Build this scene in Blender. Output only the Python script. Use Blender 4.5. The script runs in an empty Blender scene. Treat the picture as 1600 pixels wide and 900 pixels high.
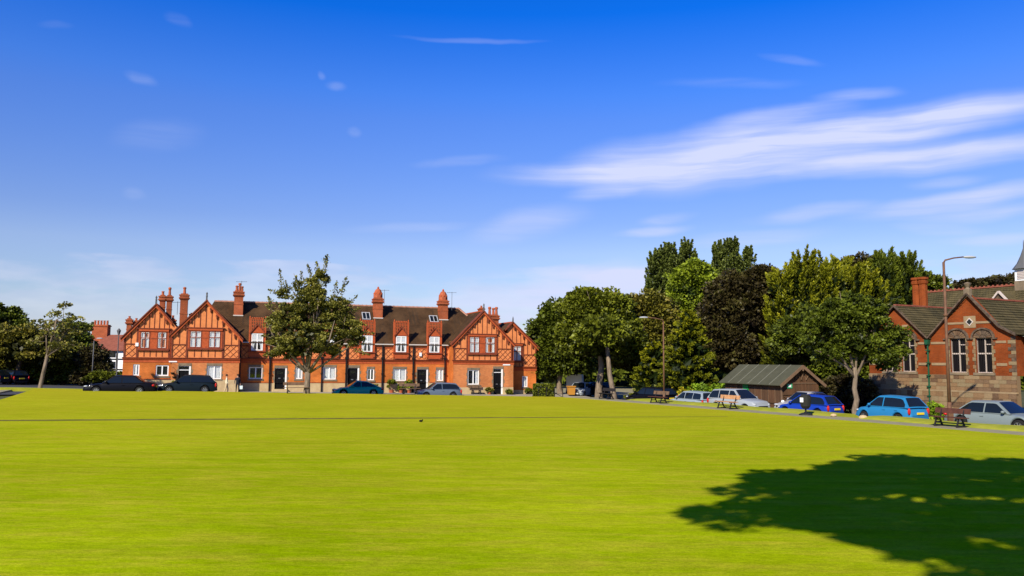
import bpy, bmesh, math, random
import numpy as np
from mathutils import Vector, Matrix
R = math.radians
C = bpy.context.scene.collection
sc = bpy.context.scene

# ------------------------------------------------------------------ camera
EYE = 3.3
cd = bpy.data.cameras.new('camera'); cam = bpy.data.objects.new('camera', cd); C.objects.link(cam)
cd.sensor_width = 36; cd.lens = 28.26; cd.clip_end = 6000; cd.clip_start = .1
cam.location = (0, 0, EYE)
pitch = math.atan(115/1256.); roll = math.atan(.008)
cam.matrix_world = Matrix.Translation((0, 0, EYE)) @ Matrix.Rotation(R(90)+pitch, 4, 'X') @ Matrix.Rotation(roll, 4, 'Z')
sc.camera = cam
sc.render.resolution_x = 1024; sc.render.resolution_y = 576

# ------------------------------------------------------------------ sun, sky, exposure
SUN_EL = 35.; SX, SY = -.477, -.879          # horizontal direction towards the sun
sun_az = math.degrees(math.atan2(SX, SY))    # clockwise from +Y
sd = bpy.data.lights.new('sun', 'SUN'); so = bpy.data.objects.new('sun', sd); C.objects.link(so)
sd.energy = 5.0; sd.angle = R(.53); sd.color = (1, .91, .74)
so.rotation_euler = Vector((SX*math.cos(R(SUN_EL)), SY*math.cos(R(SUN_EL)), math.sin(R(SUN_EL)))).to_track_quat('Z', 'Y').to_euler()
sc.view_settings.view_transform = 'Standard'; sc.view_settings.look = 'None'
sc.view_settings.exposure = 0.45; sc.view_settings.gamma = 1

w = bpy.data.worlds.new('World'); sc.world = w; w.use_nodes = True
nt = w.node_tree; nt.nodes.clear()
def N(tree, t, **kw):
    n = tree.nodes.new(t)
    for k, v in kw.items():
        if k == 'inp':
            for a, b in v.items(): n.inputs[a].default_value = b
        else: setattr(n, k, v)
    return n
def mth(tree, op, a, b=None, c=None, clamp=False):
    n = tree.nodes.new('ShaderNodeMath'); n.operation = op; n.use_clamp = clamp
    for i, v in enumerate((a, b, c)):
        if v is None: continue
        if isinstance(v, (int, float)): n.inputs[i].default_value = v
        else: tree.links.new(v, n.inputs[i])
    return n.outputs[0]
def ramp(tree, fac, stops, interp='LINEAR'):
    n = tree.nodes.new('ShaderNodeValToRGB'); n.color_ramp.interpolation = interp
    el = n.color_ramp.elements
    while len(el) < len(stops): el.new(.5)
    for e, (p, c) in zip(el, stops): e.position = p; e.color = (*c, 1) if len(c) == 3 else c
    tree.links.new(fac, n.inputs[0]); return n.outputs[0]
def mix(tree, fac, a, b, blend='MIX'):
    n = tree.nodes.new('ShaderNodeMix'); n.data_type = 'RGBA'; n.blend_type = blend
    for s, v in ((n.inputs[0], fac), (n.inputs[6], a), (n.inputs[7], b)):
        if isinstance(v, (int, float)): s.default_value = v
        elif isinstance(v, tuple): s.default_value = (*v, 1) if len(v) == 3 else v
        else: tree.links.new(v, s)
    return n.outputs[2]
def build_sky():
    t = nt; L = t.links.new
    sky = N(t, 'ShaderNodeTexSky', sky_type='NISHITA', sun_disc=False, sun_elevation=R(SUN_EL), sun_rotation=R(sun_az),
            altitude=0, air_density=1.0, dust_density=.3, ozone_density=3.0)
    tc = N(t, 'ShaderNodeTexCoord'); sep = N(t, 'ShaderNodeSeparateXYZ'); L(tc.outputs['Generated'], sep.inputs[0])
    el = mth(t, 'MULTIPLY', mth(t, 'ARCSINE', sep.outputs[2]), 57.2958)
    az = mth(t, 'MULTIPLY', mth(t, 'ARCTAN2', sep.outputs[0], sep.outputs[1]), 57.2958)
    # deep clear-air blue: tint by elevation, the same all the way round
    tint = ramp(t, mth(t, 'DIVIDE', el, 40., clamp=True),
                [(0, (.90, .90, 1.10)), (.12, (.95, .95, 1.18)), (.19, (1.03, .99, 1.26)), (.245, (.84, .90, 1.32)), (.42, (.55, .87, 1.66)), (.465, (.41, .86, 1.80)), (.60, (.035, .68, 1.95)), (1, (.03, .50, 1.7))])
    base = mix(t, 1., sky.outputs[0], tint, 'MULTIPLY')
    comb = N(t, 'ShaderNodeCombineXYZ'); L(az, comb.inputs[0]); L(el, comb.inputs[1])
    ws = N(t, 'ShaderNodeTexNoise', inp={'Scale': .16, 'Detail': 3}); L(comb.outputs[0], ws.inputs['Vector'])
    off = N(t, 'ShaderNodeVectorMath', operation='MULTIPLY_ADD'); L(ws.outputs['Color'], off.inputs[0])
    off.inputs[1].default_value = (4, .9, 0); off.inputs[2].default_value = (-2, -.45, 0)
    wv = N(t, 'ShaderNodeVectorMath', operation='ADD'); L(comb.outputs[0], wv.inputs[0]); L(off.outputs[0], wv.inputs[1])
    # cirrus streaks: centre azimuth, elevation, half length, half width (degrees), tilt, weight
    ST = STREAKS
    total = None
    for (a0, e0, l, wd, ang, wt) in ST:
        m = N(t, 'ShaderNodeMapping', vector_type='TEXTURE')
        m.inputs['Location'].default_value = (a0, e0, 0); m.inputs['Rotation'].default_value = (0, 0, R(ang)); m.inputs['Scale'].default_value = (l, wd, 1)
        L(wv.outputs[0], m.inputs['Vector'])
        ln = N(t, 'ShaderNodeVectorMath', operation='LENGTH'); L(m.outputs[0], ln.inputs[0])
        mr = N(t, 'ShaderNodeMapRange', interpolation_type='SMOOTHSTEP'); L(ln.outputs['Value'], mr.inputs['Value'])
        mr.inputs['From Min'].default_value = 1.25; mr.inputs['From Max'].default_value = .28
        mr.inputs['To Min'].default_value = 0; mr.inputs['To Max'].default_value = wt
        total = mr.outputs[0] if total is None else mth(t, 'MAXIMUM', mth(t, 'MULTIPLY', mth(t, 'ADD', total, mr.outputs[0]), .8), mth(t, 'MAXIMUM', total, mr.outputs[0]))
    fm = N(t, 'ShaderNodeMapping'); fm.inputs['Rotation'].default_value = (0, 0, R(-9)); fm.inputs['Scale'].default_value = (.06, .95, 1); L(wv.outputs[0], fm.inputs['Vector'])
    fn = N(t, 'ShaderNodeTexNoise', inp={'Scale': 1.5, 'Detail': 7, 'Roughness': .55, 'Distortion': .3}); L(fm.outputs[0], fn.inputs['Vector'])
    fib = N(t, 'ShaderNodeMapRange'); L(fn.outputs['Fac'], fib.inputs['Value'])
    fib.inputs['From Min'].default_value = .28; fib.inputs['From Max'].default_value = .66; fib.inputs['To Min'].default_value = .38; fib.inputs['To Max'].default_value = 1.0
    cir = mth(t, 'MULTIPLY', total, fib.outputs[0], clamp=True)
    # thin haze of cirrus and a low bank of flat cumulus all round the horizon
    bm = N(t, 'ShaderNodeMapping'); bm.inputs['Scale'].default_value = (.11, .42, 1); bm.inputs['Location'].default_value = (3.1, .4, 0); L(comb.outputs[0], bm.inputs['Vector'])
    bn = N(t, 'ShaderNodeTexNoise', inp={'Scale': 1.0, 'Detail': 7, 'Roughness': .52}); L(bm.outputs[0], bn.inputs['Vector'])
    env = ramp(t, mth(t, 'DIVIDE', el, 12., clamp=True), [(0, (.9,)*3), (.30, (.85,)*3), (.55, (.62,)*3), (.62, (.0,)*3), (1, (0,)*3)])
    bank = N(t, 'ShaderNodeMapRange', interpolation_type='SMOOTHSTEP'); L(mth(t, 'ADD', bn.outputs['Fac'], mth(t, 'MULTIPLY', mth(t, 'SUBTRACT', env, .6), .55)), bank.inputs['Value'])
    bank.inputs['From Min'].default_value = .47; bank.inputs['From Max'].default_value = .62; bank.inputs['To Max'].default_value = .34
    bankf = mth(t, 'MULTIPLY', bank.outputs[0], ramp(t, mth(t, 'DIVIDE', el, 12., clamp=True), [(0, (.8,)*3), (.62, (1,)*3), (.72, (0,)*3), (1, (0,)*3)]))
    shade = N(t, 'ShaderNodeTexNoise', inp={'Scale': 2.2, 'Detail': 4}); L(bm.outputs[0], shade.inputs['Vector'])
    bcol = ramp(t, shade.outputs['Fac'], [(.35, (5.6, 6.0, 8.2)), (.65, (8.0, 7.9, 9.3))])
    c1 = mix(t, bankf, base, bcol)
    c2 = mix(t, mth(t, 'MULTIPLY', cir, .95, clamp=True), c1, (6.6, 7.1, 9.6))
    bg = N(t, 'ShaderNodeBackground', inp={'Strength': SKY}); L(c2, bg.inputs[0])
    out = N(t, 'ShaderNodeOutputWorld'); L(bg.outputs[0], out.inputs[0])
SKY = .077
def az_el(x, y):
    a = x-800; b = 450-y; c, s = math.cos(roll), math.sin(roll)
    a2 = a*c-b*s; b2 = a*s+b*c
    Y = 1256*math.cos(pitch)-b2*math.sin(pitch); Z = 1256*math.sin(pitch)+b2*math.cos(pitch)
    return math.degrees(math.atan2(a2, Y)), math.degrees(math.atan2(Z, math.hypot(a2, Y)))
STREAKS = []
for x0, y0, x1, y1, wpx, wt in [(800, 274, 1180, 252, 20, .95), (900, 266, 1260, 236, 42, .95), (1040, 246, 1440, 206, 38, .95), (1180, 226, 1660, 152, 24, .95), (1380, 190, 1680, 143, 12, .6), (1080, 208, 1310, 168, 18, .7), (1180, 280, 1450, 234, 14, .7), (1280, 264, 1690, 210, 20, .95), (820, 466, 1030, 440, 36, 1.3), (900, 446, 1060, 432, 20, 1.1), (680, 474, 880, 462, 24, .7), (760, 493, 840, 495, 9, .85),
        (1280, 152, 1400, 142, 9, .4), (1350, 336, 1680, 280, 15, .8), (1430, 344, 1640, 322, 12, .5),
        (960, 366, 1080, 356, 8, .55), (1000, 347, 1090, 336, 10, .4), (740, 368, 900, 332, 24, .38), (1180, 344, 1370, 320, 12, .45), (885, 305, 1000, 292, 12, .45),
        (1430, 284, 1540, 276, 9, .35), (190, 215, 310, 205, 22, .1), (205, 114, 240, 128, 8, .17), (508, 128, 540, 132, 7, .18), (650, 58, 830, 67, 4, .2),
        (490, 113, 505, 115, 6, .14), (180, 303, 215, 303, 9, .12), (1470, 378, 1640, 372, 8, .5), (1080, 380, 1290, 366, 12, .35), (270, 20, 295, 40, 7, .07), (60, 36, 120, 38, 5, .06),
        (560, 360, 720, 352, 8, .25), (1190, 85, 1290, 98, 6, .15), (1060, 130, 1240, 128, 8, .12), (1400, 355, 1520, 362, 9, .3), (660, 255, 780, 250, 8, .15), (540, 205, 565, 207, 8, .15)]:
    a0, e0 = az_el(x0, y0); a1, e1 = az_el(x1, y1)
    l = math.hypot(a1-a0, e1-e0)/2
    STREAKS.append(((a0+a1)/2, (e0+e1)/2, l*1.15, wpx*.0456*1.1, math.degrees(math.atan2(e1-e0, a1-a0)), wt))
build_sky()

# ------------------------------------------------------------------ materials
M = {}
def mat(name, col, rough=.7, metal=0, spec=.18, var=0., vscale=3., col2=None, bump=0., bscale=40., coat=0., coords='Object', stretch=(1, 1, 1), detail=5, alpha=1.):
    m = bpy.data.materials.new(name); m.use_nodes = True; t = m.node_tree
    b = t.nodes['Principled BSDF']
    b.inputs['Roughness'].default_value = rough; b.inputs['Metallic'].default_value = metal
    b.inputs['Specular IOR Level'].default_value = spec; b.inputs['Coat Weight'].default_value = coat; b.inputs['Coat Roughness'].default_value = .05
    b.inputs['Base Color'].default_value = (*col, 1)
    tc = N(t, 'ShaderNodeTexCoord'); mp = N(t, 'ShaderNodeMapping'); mp.inputs['Scale'].default_value = stretch
    t.links.new(tc.outputs[coords], mp.inputs['Vector'])
    if col2 is not None or var:
        n = N(t, 'ShaderNodeTexNoise', inp={'Scale': vscale, 'Detail': detail, 'Roughness': .6}); t.links.new(mp.outputs[0], n.inputs['Vector'])
        c2 = col2 if col2 is not None else tuple(min(1, c*(1+var)) for c in col)
        c1 = col if col2 is not None else tuple(c*(1-var) for c in col)
        t.links.new(ramp(t, n.outputs['Fac'], [(.32, c1), (.68, c2)]), b.inputs['Base Color'])
    if bump:
        n = N(t, 'ShaderNodeTexNoise', inp={'Scale': bscale, 'Detail': 4}); t.links.new(mp.outputs[0], n.inputs['Vector'])
        bp = N(t, 'ShaderNodeBump', inp={'Strength': bump, 'Distance': .02}); t.links.new(n.outputs['Fac'], bp.inputs['Height']); t.links.new(bp.outputs[0], b.inputs['Normal'])
    M[name] = m; return m
def brick_mat(name, c1, c2, mortar, swap='XZ', scale=1., bw=.22, rh=.075, ms=.01, noise=.42):
    """brick courses in flat print + fine relief; too small at this distance to model singly"""
    m = bpy.data.materials.new(name); m.use_nodes = True; t = m.node_tree; b = t.nodes['Principled BSDF']; b.inputs['Roughness'].default_value = .85
    b.inputs['Specular IOR Level'].default_value = .06
    tc = N(t, 'ShaderNodeTexCoord'); sp = N(t, 'ShaderNodeSeparateXYZ'); t.links.new(tc.outputs['Object'], sp.inputs[0])
    cb = N(t, 'ShaderNodeCombineXYZ')
    t.links.new(mth(t, 'ADD', sp.outputs[0], sp.outputs[1]), cb.inputs[0]); t.links.new(sp.outputs[2], cb.inputs[1])
    br = N(t, 'ShaderNodeTexBrick', inp={'Color1': (*c1, 1), 'Color2': (*c2, 1), 'Mortar': (*mortar, 1), 'Scale': scale, 'Mortar Size': ms, 'Brick Width': bw, 'Row Height': rh, 'Mortar Smooth': .3, 'Bias': 0.})
    t.links.new(cb.outputs[0], br.inputs['Vector'])
    n = N(t, 'ShaderNodeTexNoise', inp={'Scale': .55, 'Detail': 7, 'Roughness': .65}); t.links.new(tc.outputs['Object'], n.inputs['Vector'])
    g = ramp(t, n.outputs['Fac'], [(.3, (1-noise,)*3), (.7, (1+noise*.6,)*3)])
    t.links.new(mix(t, 1., br.outputs['Color'], g, 'MULTIPLY'), b.inputs['Base Color'])
    bp = N(t, 'ShaderNodeBump', inp={'Strength': .5, 'Distance': .01}); t.links.new(br.outputs['Fac'], bp.inputs['Height']); bp.invert = True
    t.links.new(bp.outputs[0], b.inputs['Normal'])
    M[name] = m
brick_mat('brick', (.62, .145, .026), (.50, .112, .022), (.58, .24, .07))
brick_mat('brick_buff', (.66, .205, .055), (.54, .15, .04), (.44, .24, .12), noise=.3)
brick_mat('school_brick', (.250, .048, .008), (.195, .036, .007), (.22, .085, .035))
brick_mat('chimney_brick', (.40, .080, .024), (.31, .060, .020), (.34, .15, .08))
mat('render_panel', (.66, .225, .075), .9, var=.14, vscale=2.5, bump=.3)
mat('terracotta', (.40, .080, .024), .75, var=.2, vscale=6)
mat('terracotta_dull', (.24, .075, .045), .8, var=.25, vscale=6)
mat('terracotta_dark', (.20, .045, .022), .75, var=.25, vscale=6)
mat('timber_dark', (.17, .042, .020), .7, var=.3, vscale=5)
mat('pot', (.36, .095, .04), .8, var=.2, vscale=5)
mat('band_stone', (.27, .19, .105), .9, var=.15, vscale=3, bump=.3, bscale=14)
mat('lead', (.10, .10, .10), .6)
mat('mortar_white', (.55, .5, .44), .9)
mat('ridge_clay', (.42, .21, .14), .8, var=.25, vscale=4)
mat('white_paint', (.80, .80, .78), .45, var=.03)
mat('cream_paint', (.52, .44, .38), .6)
mat('black_paint', (.006, .006, .007), .7, spec=.08)
mat('pipe_black', (.010, .009, .010), .6)
mat('pipe_green', (.012, .075, .035), .5, var=.2)
mat('sandstone', (.42, .30, .16), .9, col2=(.52, .40, .22), vscale=2.2, bump=.4, bscale=14)
mat('sandstone_dark', (.14, .11, .075), .9, col2=(.24, .18, .11), vscale=3, bump=.4, bscale=14)
for i, (a, b_) in enumerate([((.21, .125, .06), (.28, .17, .085)), ((.18, .105, .05), (.25, .15, .075)), ((.26, .175, .09), (.31, .22, .12)), ((.10, .058, .032), (.17, .10, .056)), ((.23, .165, .085), (.28, .21, .115)), ((.15, .09, .05), (.22, .14, .078))]):
    mat('stone_%d' % i, tuple(c*.85 for c in a), .92, col2=tuple(c*.88 for c in b_), vscale=5, bump=.7, bscale=12)
mat('mortar', (.18, .125, .07), .95)
mat('soot_stone', (.035, .026, .02), .9, col2=(.16, .11, .07), vscale=4)
mat('curtain', (.72, .72, .72), .9, var=.1, vscale=8, stretch=(6, 6, .5))
mat('room_dark', (.012, .011, .012), .9)  # near-black colour standing in for the unlit rooms inside
def tile_mat(name, c1, c2, c3, moss, row=.16):
    m = bpy.data.materials.new(name); m.use_nodes = True; t = m.node_tree; b = t.nodes['Principled BSDF']; b.inputs['Roughness'].default_value = .9; b.inputs['Specular IOR Level'].default_value = .05
    tc = N(t, 'ShaderNodeTexCoord')
    br = N(t, 'ShaderNodeTexBrick', inp={'Color1': (*c1, 1), 'Color2': (*c2, 1), 'Mortar': (*[c*.3 for c in c1], 1), 'Scale': 1, 'Mortar Size': .012, 'Brick Width': .22, 'Row Height': row, 'Bias': 0.})
    t.links.new(tc.outputs['UV'], br.inputs['Vector'])
    n = N(t, 'ShaderNodeTexNoise', inp={'Scale': .5, 'Detail': 8, 'Roughness': .7}); t.links.new(tc.outputs['Object'], n.inputs['Vector'])
    mp = N(t, 'ShaderNodeMapping'); mp.inputs['Scale'].default_value = (1.6, .16, 1); t.links.new(tc.outputs['UV'], mp.inputs['Vector'])
    n2 = N(t, 'ShaderNodeTexNoise', inp={'Scale': 1.8, 'Detail': 6, 'Roughness': .65}); t.links.new(mp.outputs[0], n2.inputs['Vector'])
    a = mix(t, ramp(t, n.outputs['Fac'], [(.42, (0,)*3), (.68, (1,)*3)]), br.outputs['Color'], c3)
    a2 = mix(t, ramp(t, n2.outputs['Fac'], [(.50, (0,)*3), (.72, (.8,)*3)]), a, moss)
    t.links.new(a2, b.inputs['Base Color'])
    bp = N(t, 'ShaderNodeBump', inp={'Strength': .8, 'Distance': .02}); bp.invert = True; t.links.new(br.outputs['Fac'], bp.inputs['Height']); t.links.new(bp.outputs[0], b.inputs['Normal'])
    M[name] = m
tile_mat('roof_tile', (.072, .038, .018), (.050, .029, .015), (.105, .058, .028), (.032, .025, .018))
tile_mat('slate', (.090, .074, .034), (.062, .053, .026), (.125, .098, .046), (.040, .038, .026), .24)
mat('asphalt', (.055, .055, .056), .95, var=.15, vscale=1.5, bump=.3, bscale=60)
mat('asphalt_pale', (.25, .225, .13), .95, var=.12, vscale=1.2, bump=.2)
mat('paving', (.30, .27, .21), .9, var=.15, vscale=1.5)
mat('kerb', (.33, .32, .29), .85, var=.15)
mat('soil', (.035, .024, .012), .95, var=.4, vscale=8)
mat('ditch_board', (.10, .09, .02), .9, var=.3, vscale=2)
mat('road_paint', (.75, .75, .72), .7)
mat('yellow_paint', (.70, .50, .05), .6)
mat('metal_post', (.13, .066, .036), .6, var=.25, vscale=4)
mat('lamp_grey', (.36, .37, .38), .5)
mat('wood_brown', (.080, .030, .020), .55, var=.3, vscale=5)
mat('wood_tan', (.42, .22, .10), .6, var=.2, vscale=5)
mat('wood_weathered', (.14, .085, .05), .8, var=.25)
mat('shed_wood', (.085, .043, .022), .85, col2=(.135, .068, .034), vscale=1.6, stretch=(3, 3, .4), bump=.4)
mat('shed_wood_b', (.065, .036, .02), .85, col2=(.11, .058, .03), vscale=1.6, stretch=(3, 3, .4), bump=.4)
mat('shed_trim', (.16, .10, .06), .8, var=.2)
mat('felt', (.055, .056, .034), .95, col2=(.075, .075, .046), vscale=1.4, bump=.4, bscale=70)
mat('felt_seam', (.17, .17, .13), .9)
mat('door_green', (.01, .22, .05), .5)
mat('sign_green', (.05, .35, .16), .5)
mat('bin_dark', (.022, .022, .018), .5)
mat('orange_paint', (.42, .19, .03), .6)
mat('iron', (.02, .018, .017), .5)
def lawn_mat():
    m = bpy.data.materials.new('lawn'); m.use_nodes = True; t = m.node_tree; b = t.nodes['Principled BSDF']
    b.inputs['Roughness'].default_value = 1; b.inputs['Specular IOR Level'].default_value = 0
    tc = N(t, 'ShaderNodeTexCoord'); o = tc.outputs['Object']
    def nz(scale, det, st=(1, 1, 1), rough=.6, rot=0):
        mp = N(t, 'ShaderNodeMapping'); mp.inputs['Scale'].default_value = st; mp.inputs['Rotation'].default_value = (0, 0, rot); t.links.new(o, mp.inputs['Vector'])
        n = N(t, 'ShaderNodeTexNoise', inp={'Scale': scale, 'Detail': det, 'Roughness': rough}); t.links.new(mp.outputs[0], n.inputs['Vector']); return n.outputs['Fac']
    c = mix(t, ramp(t, nz(.09, 4), [(.38, (0,)*3), (.64, (1,)*3)]), (.222, .318, .0008), (.305, .375, .004))
    c = mix(t, ramp(t, nz(1.3, 8, (.5, 1.6, 1), .7), [(.42, (0,)*3), (.66, (.9,)*3)]), c, (.37, .355, .018))       # straw-coloured worn grass
    c = mix(t, ramp(t, nz(.8, 7, (.35, 2.0, 1), .65, .1), [(.48, (0,)*3), (.75, (.75,)*3)]), c, (.185, .280, .001))
    fine = ramp(t, nz(28, 5, (.8, 1.2, 1), .7), [(.3, (.70,)*3), (.7, (1.26,)*3)])
    mid = ramp(t, nz(5, 5, (.6, 2, 1), .7), [(.3, (.82,)*3), (.7, (1.16,)*3)])
    grain = ramp(t, nz(110, 3, (1, 1.4, 1), .6), [(.3, (.80,)*3), (.7, (1.20,)*3)])
    streak = ramp(t, nz(.5, 6, (.25, 2.4, 1), .62, -.12), [(.36, (.91,)*3), (.64, (1.06,)*3)])
    broad = ramp(t, nz(.16, 5, (1, 1.2, 1), .6, .5), [(.38, (.92,)*3), (.62, (1.09, 1.07, 1.25))])
    c = mix(t, 1., c, broad, 'MULTIPLY')
    c = mix(t, 1., mix(t, 1., c, grain, 'MULTIPLY'), streak, 'MULTIPLY')
    c = mix(t, 1., mix(t, 1., c, fine, 'MULTIPLY'), mid, 'MULTIPLY')
    sp = N(t, 'ShaderNodeSeparateXYZ'); t.links.new(o, sp.inputs[0])
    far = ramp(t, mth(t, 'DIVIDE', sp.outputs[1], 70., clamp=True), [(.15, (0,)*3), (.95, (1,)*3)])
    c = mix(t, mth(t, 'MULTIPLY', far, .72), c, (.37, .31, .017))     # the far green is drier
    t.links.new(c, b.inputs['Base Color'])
    bp = N(t, 'ShaderNodeBump', inp={'Strength': .45, 'Distance': .03}); t.links.new(nz(45, 4, (1, 1.3, 1)), bp.inputs['Height']); t.links.new(bp.outputs[0], b.inputs['Normal'])
    M['lawn'] = m
lawn_mat()
mat('rough_grass', (.22, .25, .012), .95, col2=(.34, .33, .03), vscale=1.5, bump=.5, bscale=30)
mat('ground', (.05, .06, .02), .95, col2=(.09, .085, .03), vscale=.3)
def glass_mat():
    m = bpy.data.materials.new('glass'); m.use_nodes = True; t = m.node_tree; t.nodes.clear()
    tr = N(t, 'ShaderNodeBsdfTransparent', inp={'Color': (.95, .96, .96, 1)}); gl = N(t, 'ShaderNodeBsdfGlossy', inp={'Roughness': .03, 'Color': (.9, .95, 1, 1)})
    lw = N(t, 'ShaderNodeLayerWeight', inp={'Blend': .5}); fac = mth(t, 'MULTIPLY_ADD', mth(t, 'POWER', lw.outputs['Facing'], 3.), .6, .05); mx = N(t, 'ShaderNodeMixShader'); o = N(t, 'ShaderNodeOutputMaterial')
    t.links.new(fac, mx.inputs[0]); t.links.new(tr.outputs[0], mx.inputs[1]); t.links.new(gl.outputs[0], mx.inputs[2]); t.links.new(mx.outputs[0], o.inputs[0])
    M['glass'] = m
glass_mat()
mat('car_glass', (.008, .011, .011), .06, spec=.45)
mat('school_glass', (.006, .005, .006), .5, spec=.1)
mat('tyre', (.012, .012, .012), .85)
mat('rim', (.45, .46, .48), .3, metal=.8)
mat('rubber', (.015, .015, .016), .6)
mat('headlight', (.45, .47, .48), .1, spec=.8)
mat('taillight', (.45, .02, .015), .2)
mat('plate_yellow', (.80, .58, .03), .4)
mat('plate_white', (.8, .8, .78), .4)
for n_, c_ in dict(paint_black=(.004, .004, .006), paint_darkgrey=(.008, .014, .019), paint_teal=(.001, .30, .23), paint_bluegrey=(.10, .135, .18), paint_silver=(.28, .31, .33),
                   paint_silver2=(.17, .205, .205), paint_blue=(.006, .035, .30), paint_lightblue=(.018, .17, .36), paint_palegrey=(.25, .30, .34), paint_white=(.75, .76, .75), paint_champagne=(.34, .33, .32)).items():
    mat(n_, c_, .45, spec=.06 if 'black' in n_ or 'darkgrey' in n_ else .2, coat=.10 if 'black' in n_ or 'darkgrey' in n_ else .22)
def leaf_mat(name, dark, light, tip=None, rough=.48):
    m = bpy.data.materials.new(name); m.use_nodes = True; t = m.node_tree; t.nodes.clear()
    at = N(t, 'ShaderNodeAttribute', attribute_name='tone')
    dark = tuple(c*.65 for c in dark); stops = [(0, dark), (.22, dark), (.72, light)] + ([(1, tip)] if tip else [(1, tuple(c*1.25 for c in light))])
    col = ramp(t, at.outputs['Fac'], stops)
    b = N(t, 'ShaderNodeBsdfPrincipled', inp={'Roughness': rough, 'Specular IOR Level': .2}); t.links.new(col, b.inputs['Base Color'])
    tl = N(t, 'ShaderNodeBsdfTranslucent'); t.links.new(mix(t, 1., col, (1.1, 1.2, .5), 'MULTIPLY'), tl.inputs[0])
    mx = N(t, 'ShaderNodeMixShader', inp={0: .10}); o = N(t, 'ShaderNodeOutputMaterial')
    t.links.new(b.outputs[0], mx.inputs[1]); t.links.new(tl.outputs[0], mx.inputs[2]); t.links.new(mx.outputs[0], o.inputs[0])
    M[name] = m
leaf_mat('leaf_green', (.038, .052, .005), (.165, .185, .013))
leaf_mat('leaf_dark', (.022, .032, .004), (.105, .130, .010))
leaf_mat('leaf_bright', (.060, .092, .008), (.24, .30, .016))
leaf_mat('leaf_olive', (.045, .048, .009), (.20, .18, .02), (.20, .14, .025))
leaf_mat('leaf_copper', (.018, .012, .006), (.062, .050, .014), (.105, .105, .020))
leaf_mat('leaf_street', (.050, .056, .010), (.235, .225, .034), (.27, .20, .06))
leaf_mat('leaf_gold', (.016, .028, .004), (.22, .23, .009), (.60, .50, .012))
leaf_mat('leaf_cypress', (.014, .026, .005), (.115, .145, .011), (.30, .30, .015))
leaf_mat('leaf_poplar', (.028, .042, .010), (.165, .20, .034))
leaf_mat('leaf_maple', (.040, .056, .005), (.13, .165, .012), (.17, .19, .03))
leaf_mat('leaf_yellow', (.25, .22, .01), (.50, .42, .02))
leaf_mat('leaf_lime', (.12, .20, .01), (.24, .36, .02))
mat('bark', (.10, .075, .05), .95, col2=(.26, .20, .14), vscale=3, stretch=(3, 3, .6), bump=.8, bscale=12)
mat('bark_dark', (.045, .032, .022), .95, col2=(.09, .065, .04), vscale=3, stretch=(3, 3, .6), bump=.6, bscale=12)
mat('skin', (.45, .24, .16), .6)
mat('hair', (.03, .018, .01), .7)
mat('cloth_cream', (.62, .58, .40), .9)
mat('cloth_dark', (.015, .018, .025), .9)
mat('cloth_tan', (.50, .38, .22), .9)
mat('bag_white', (.65, .75, .72), .8)

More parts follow.
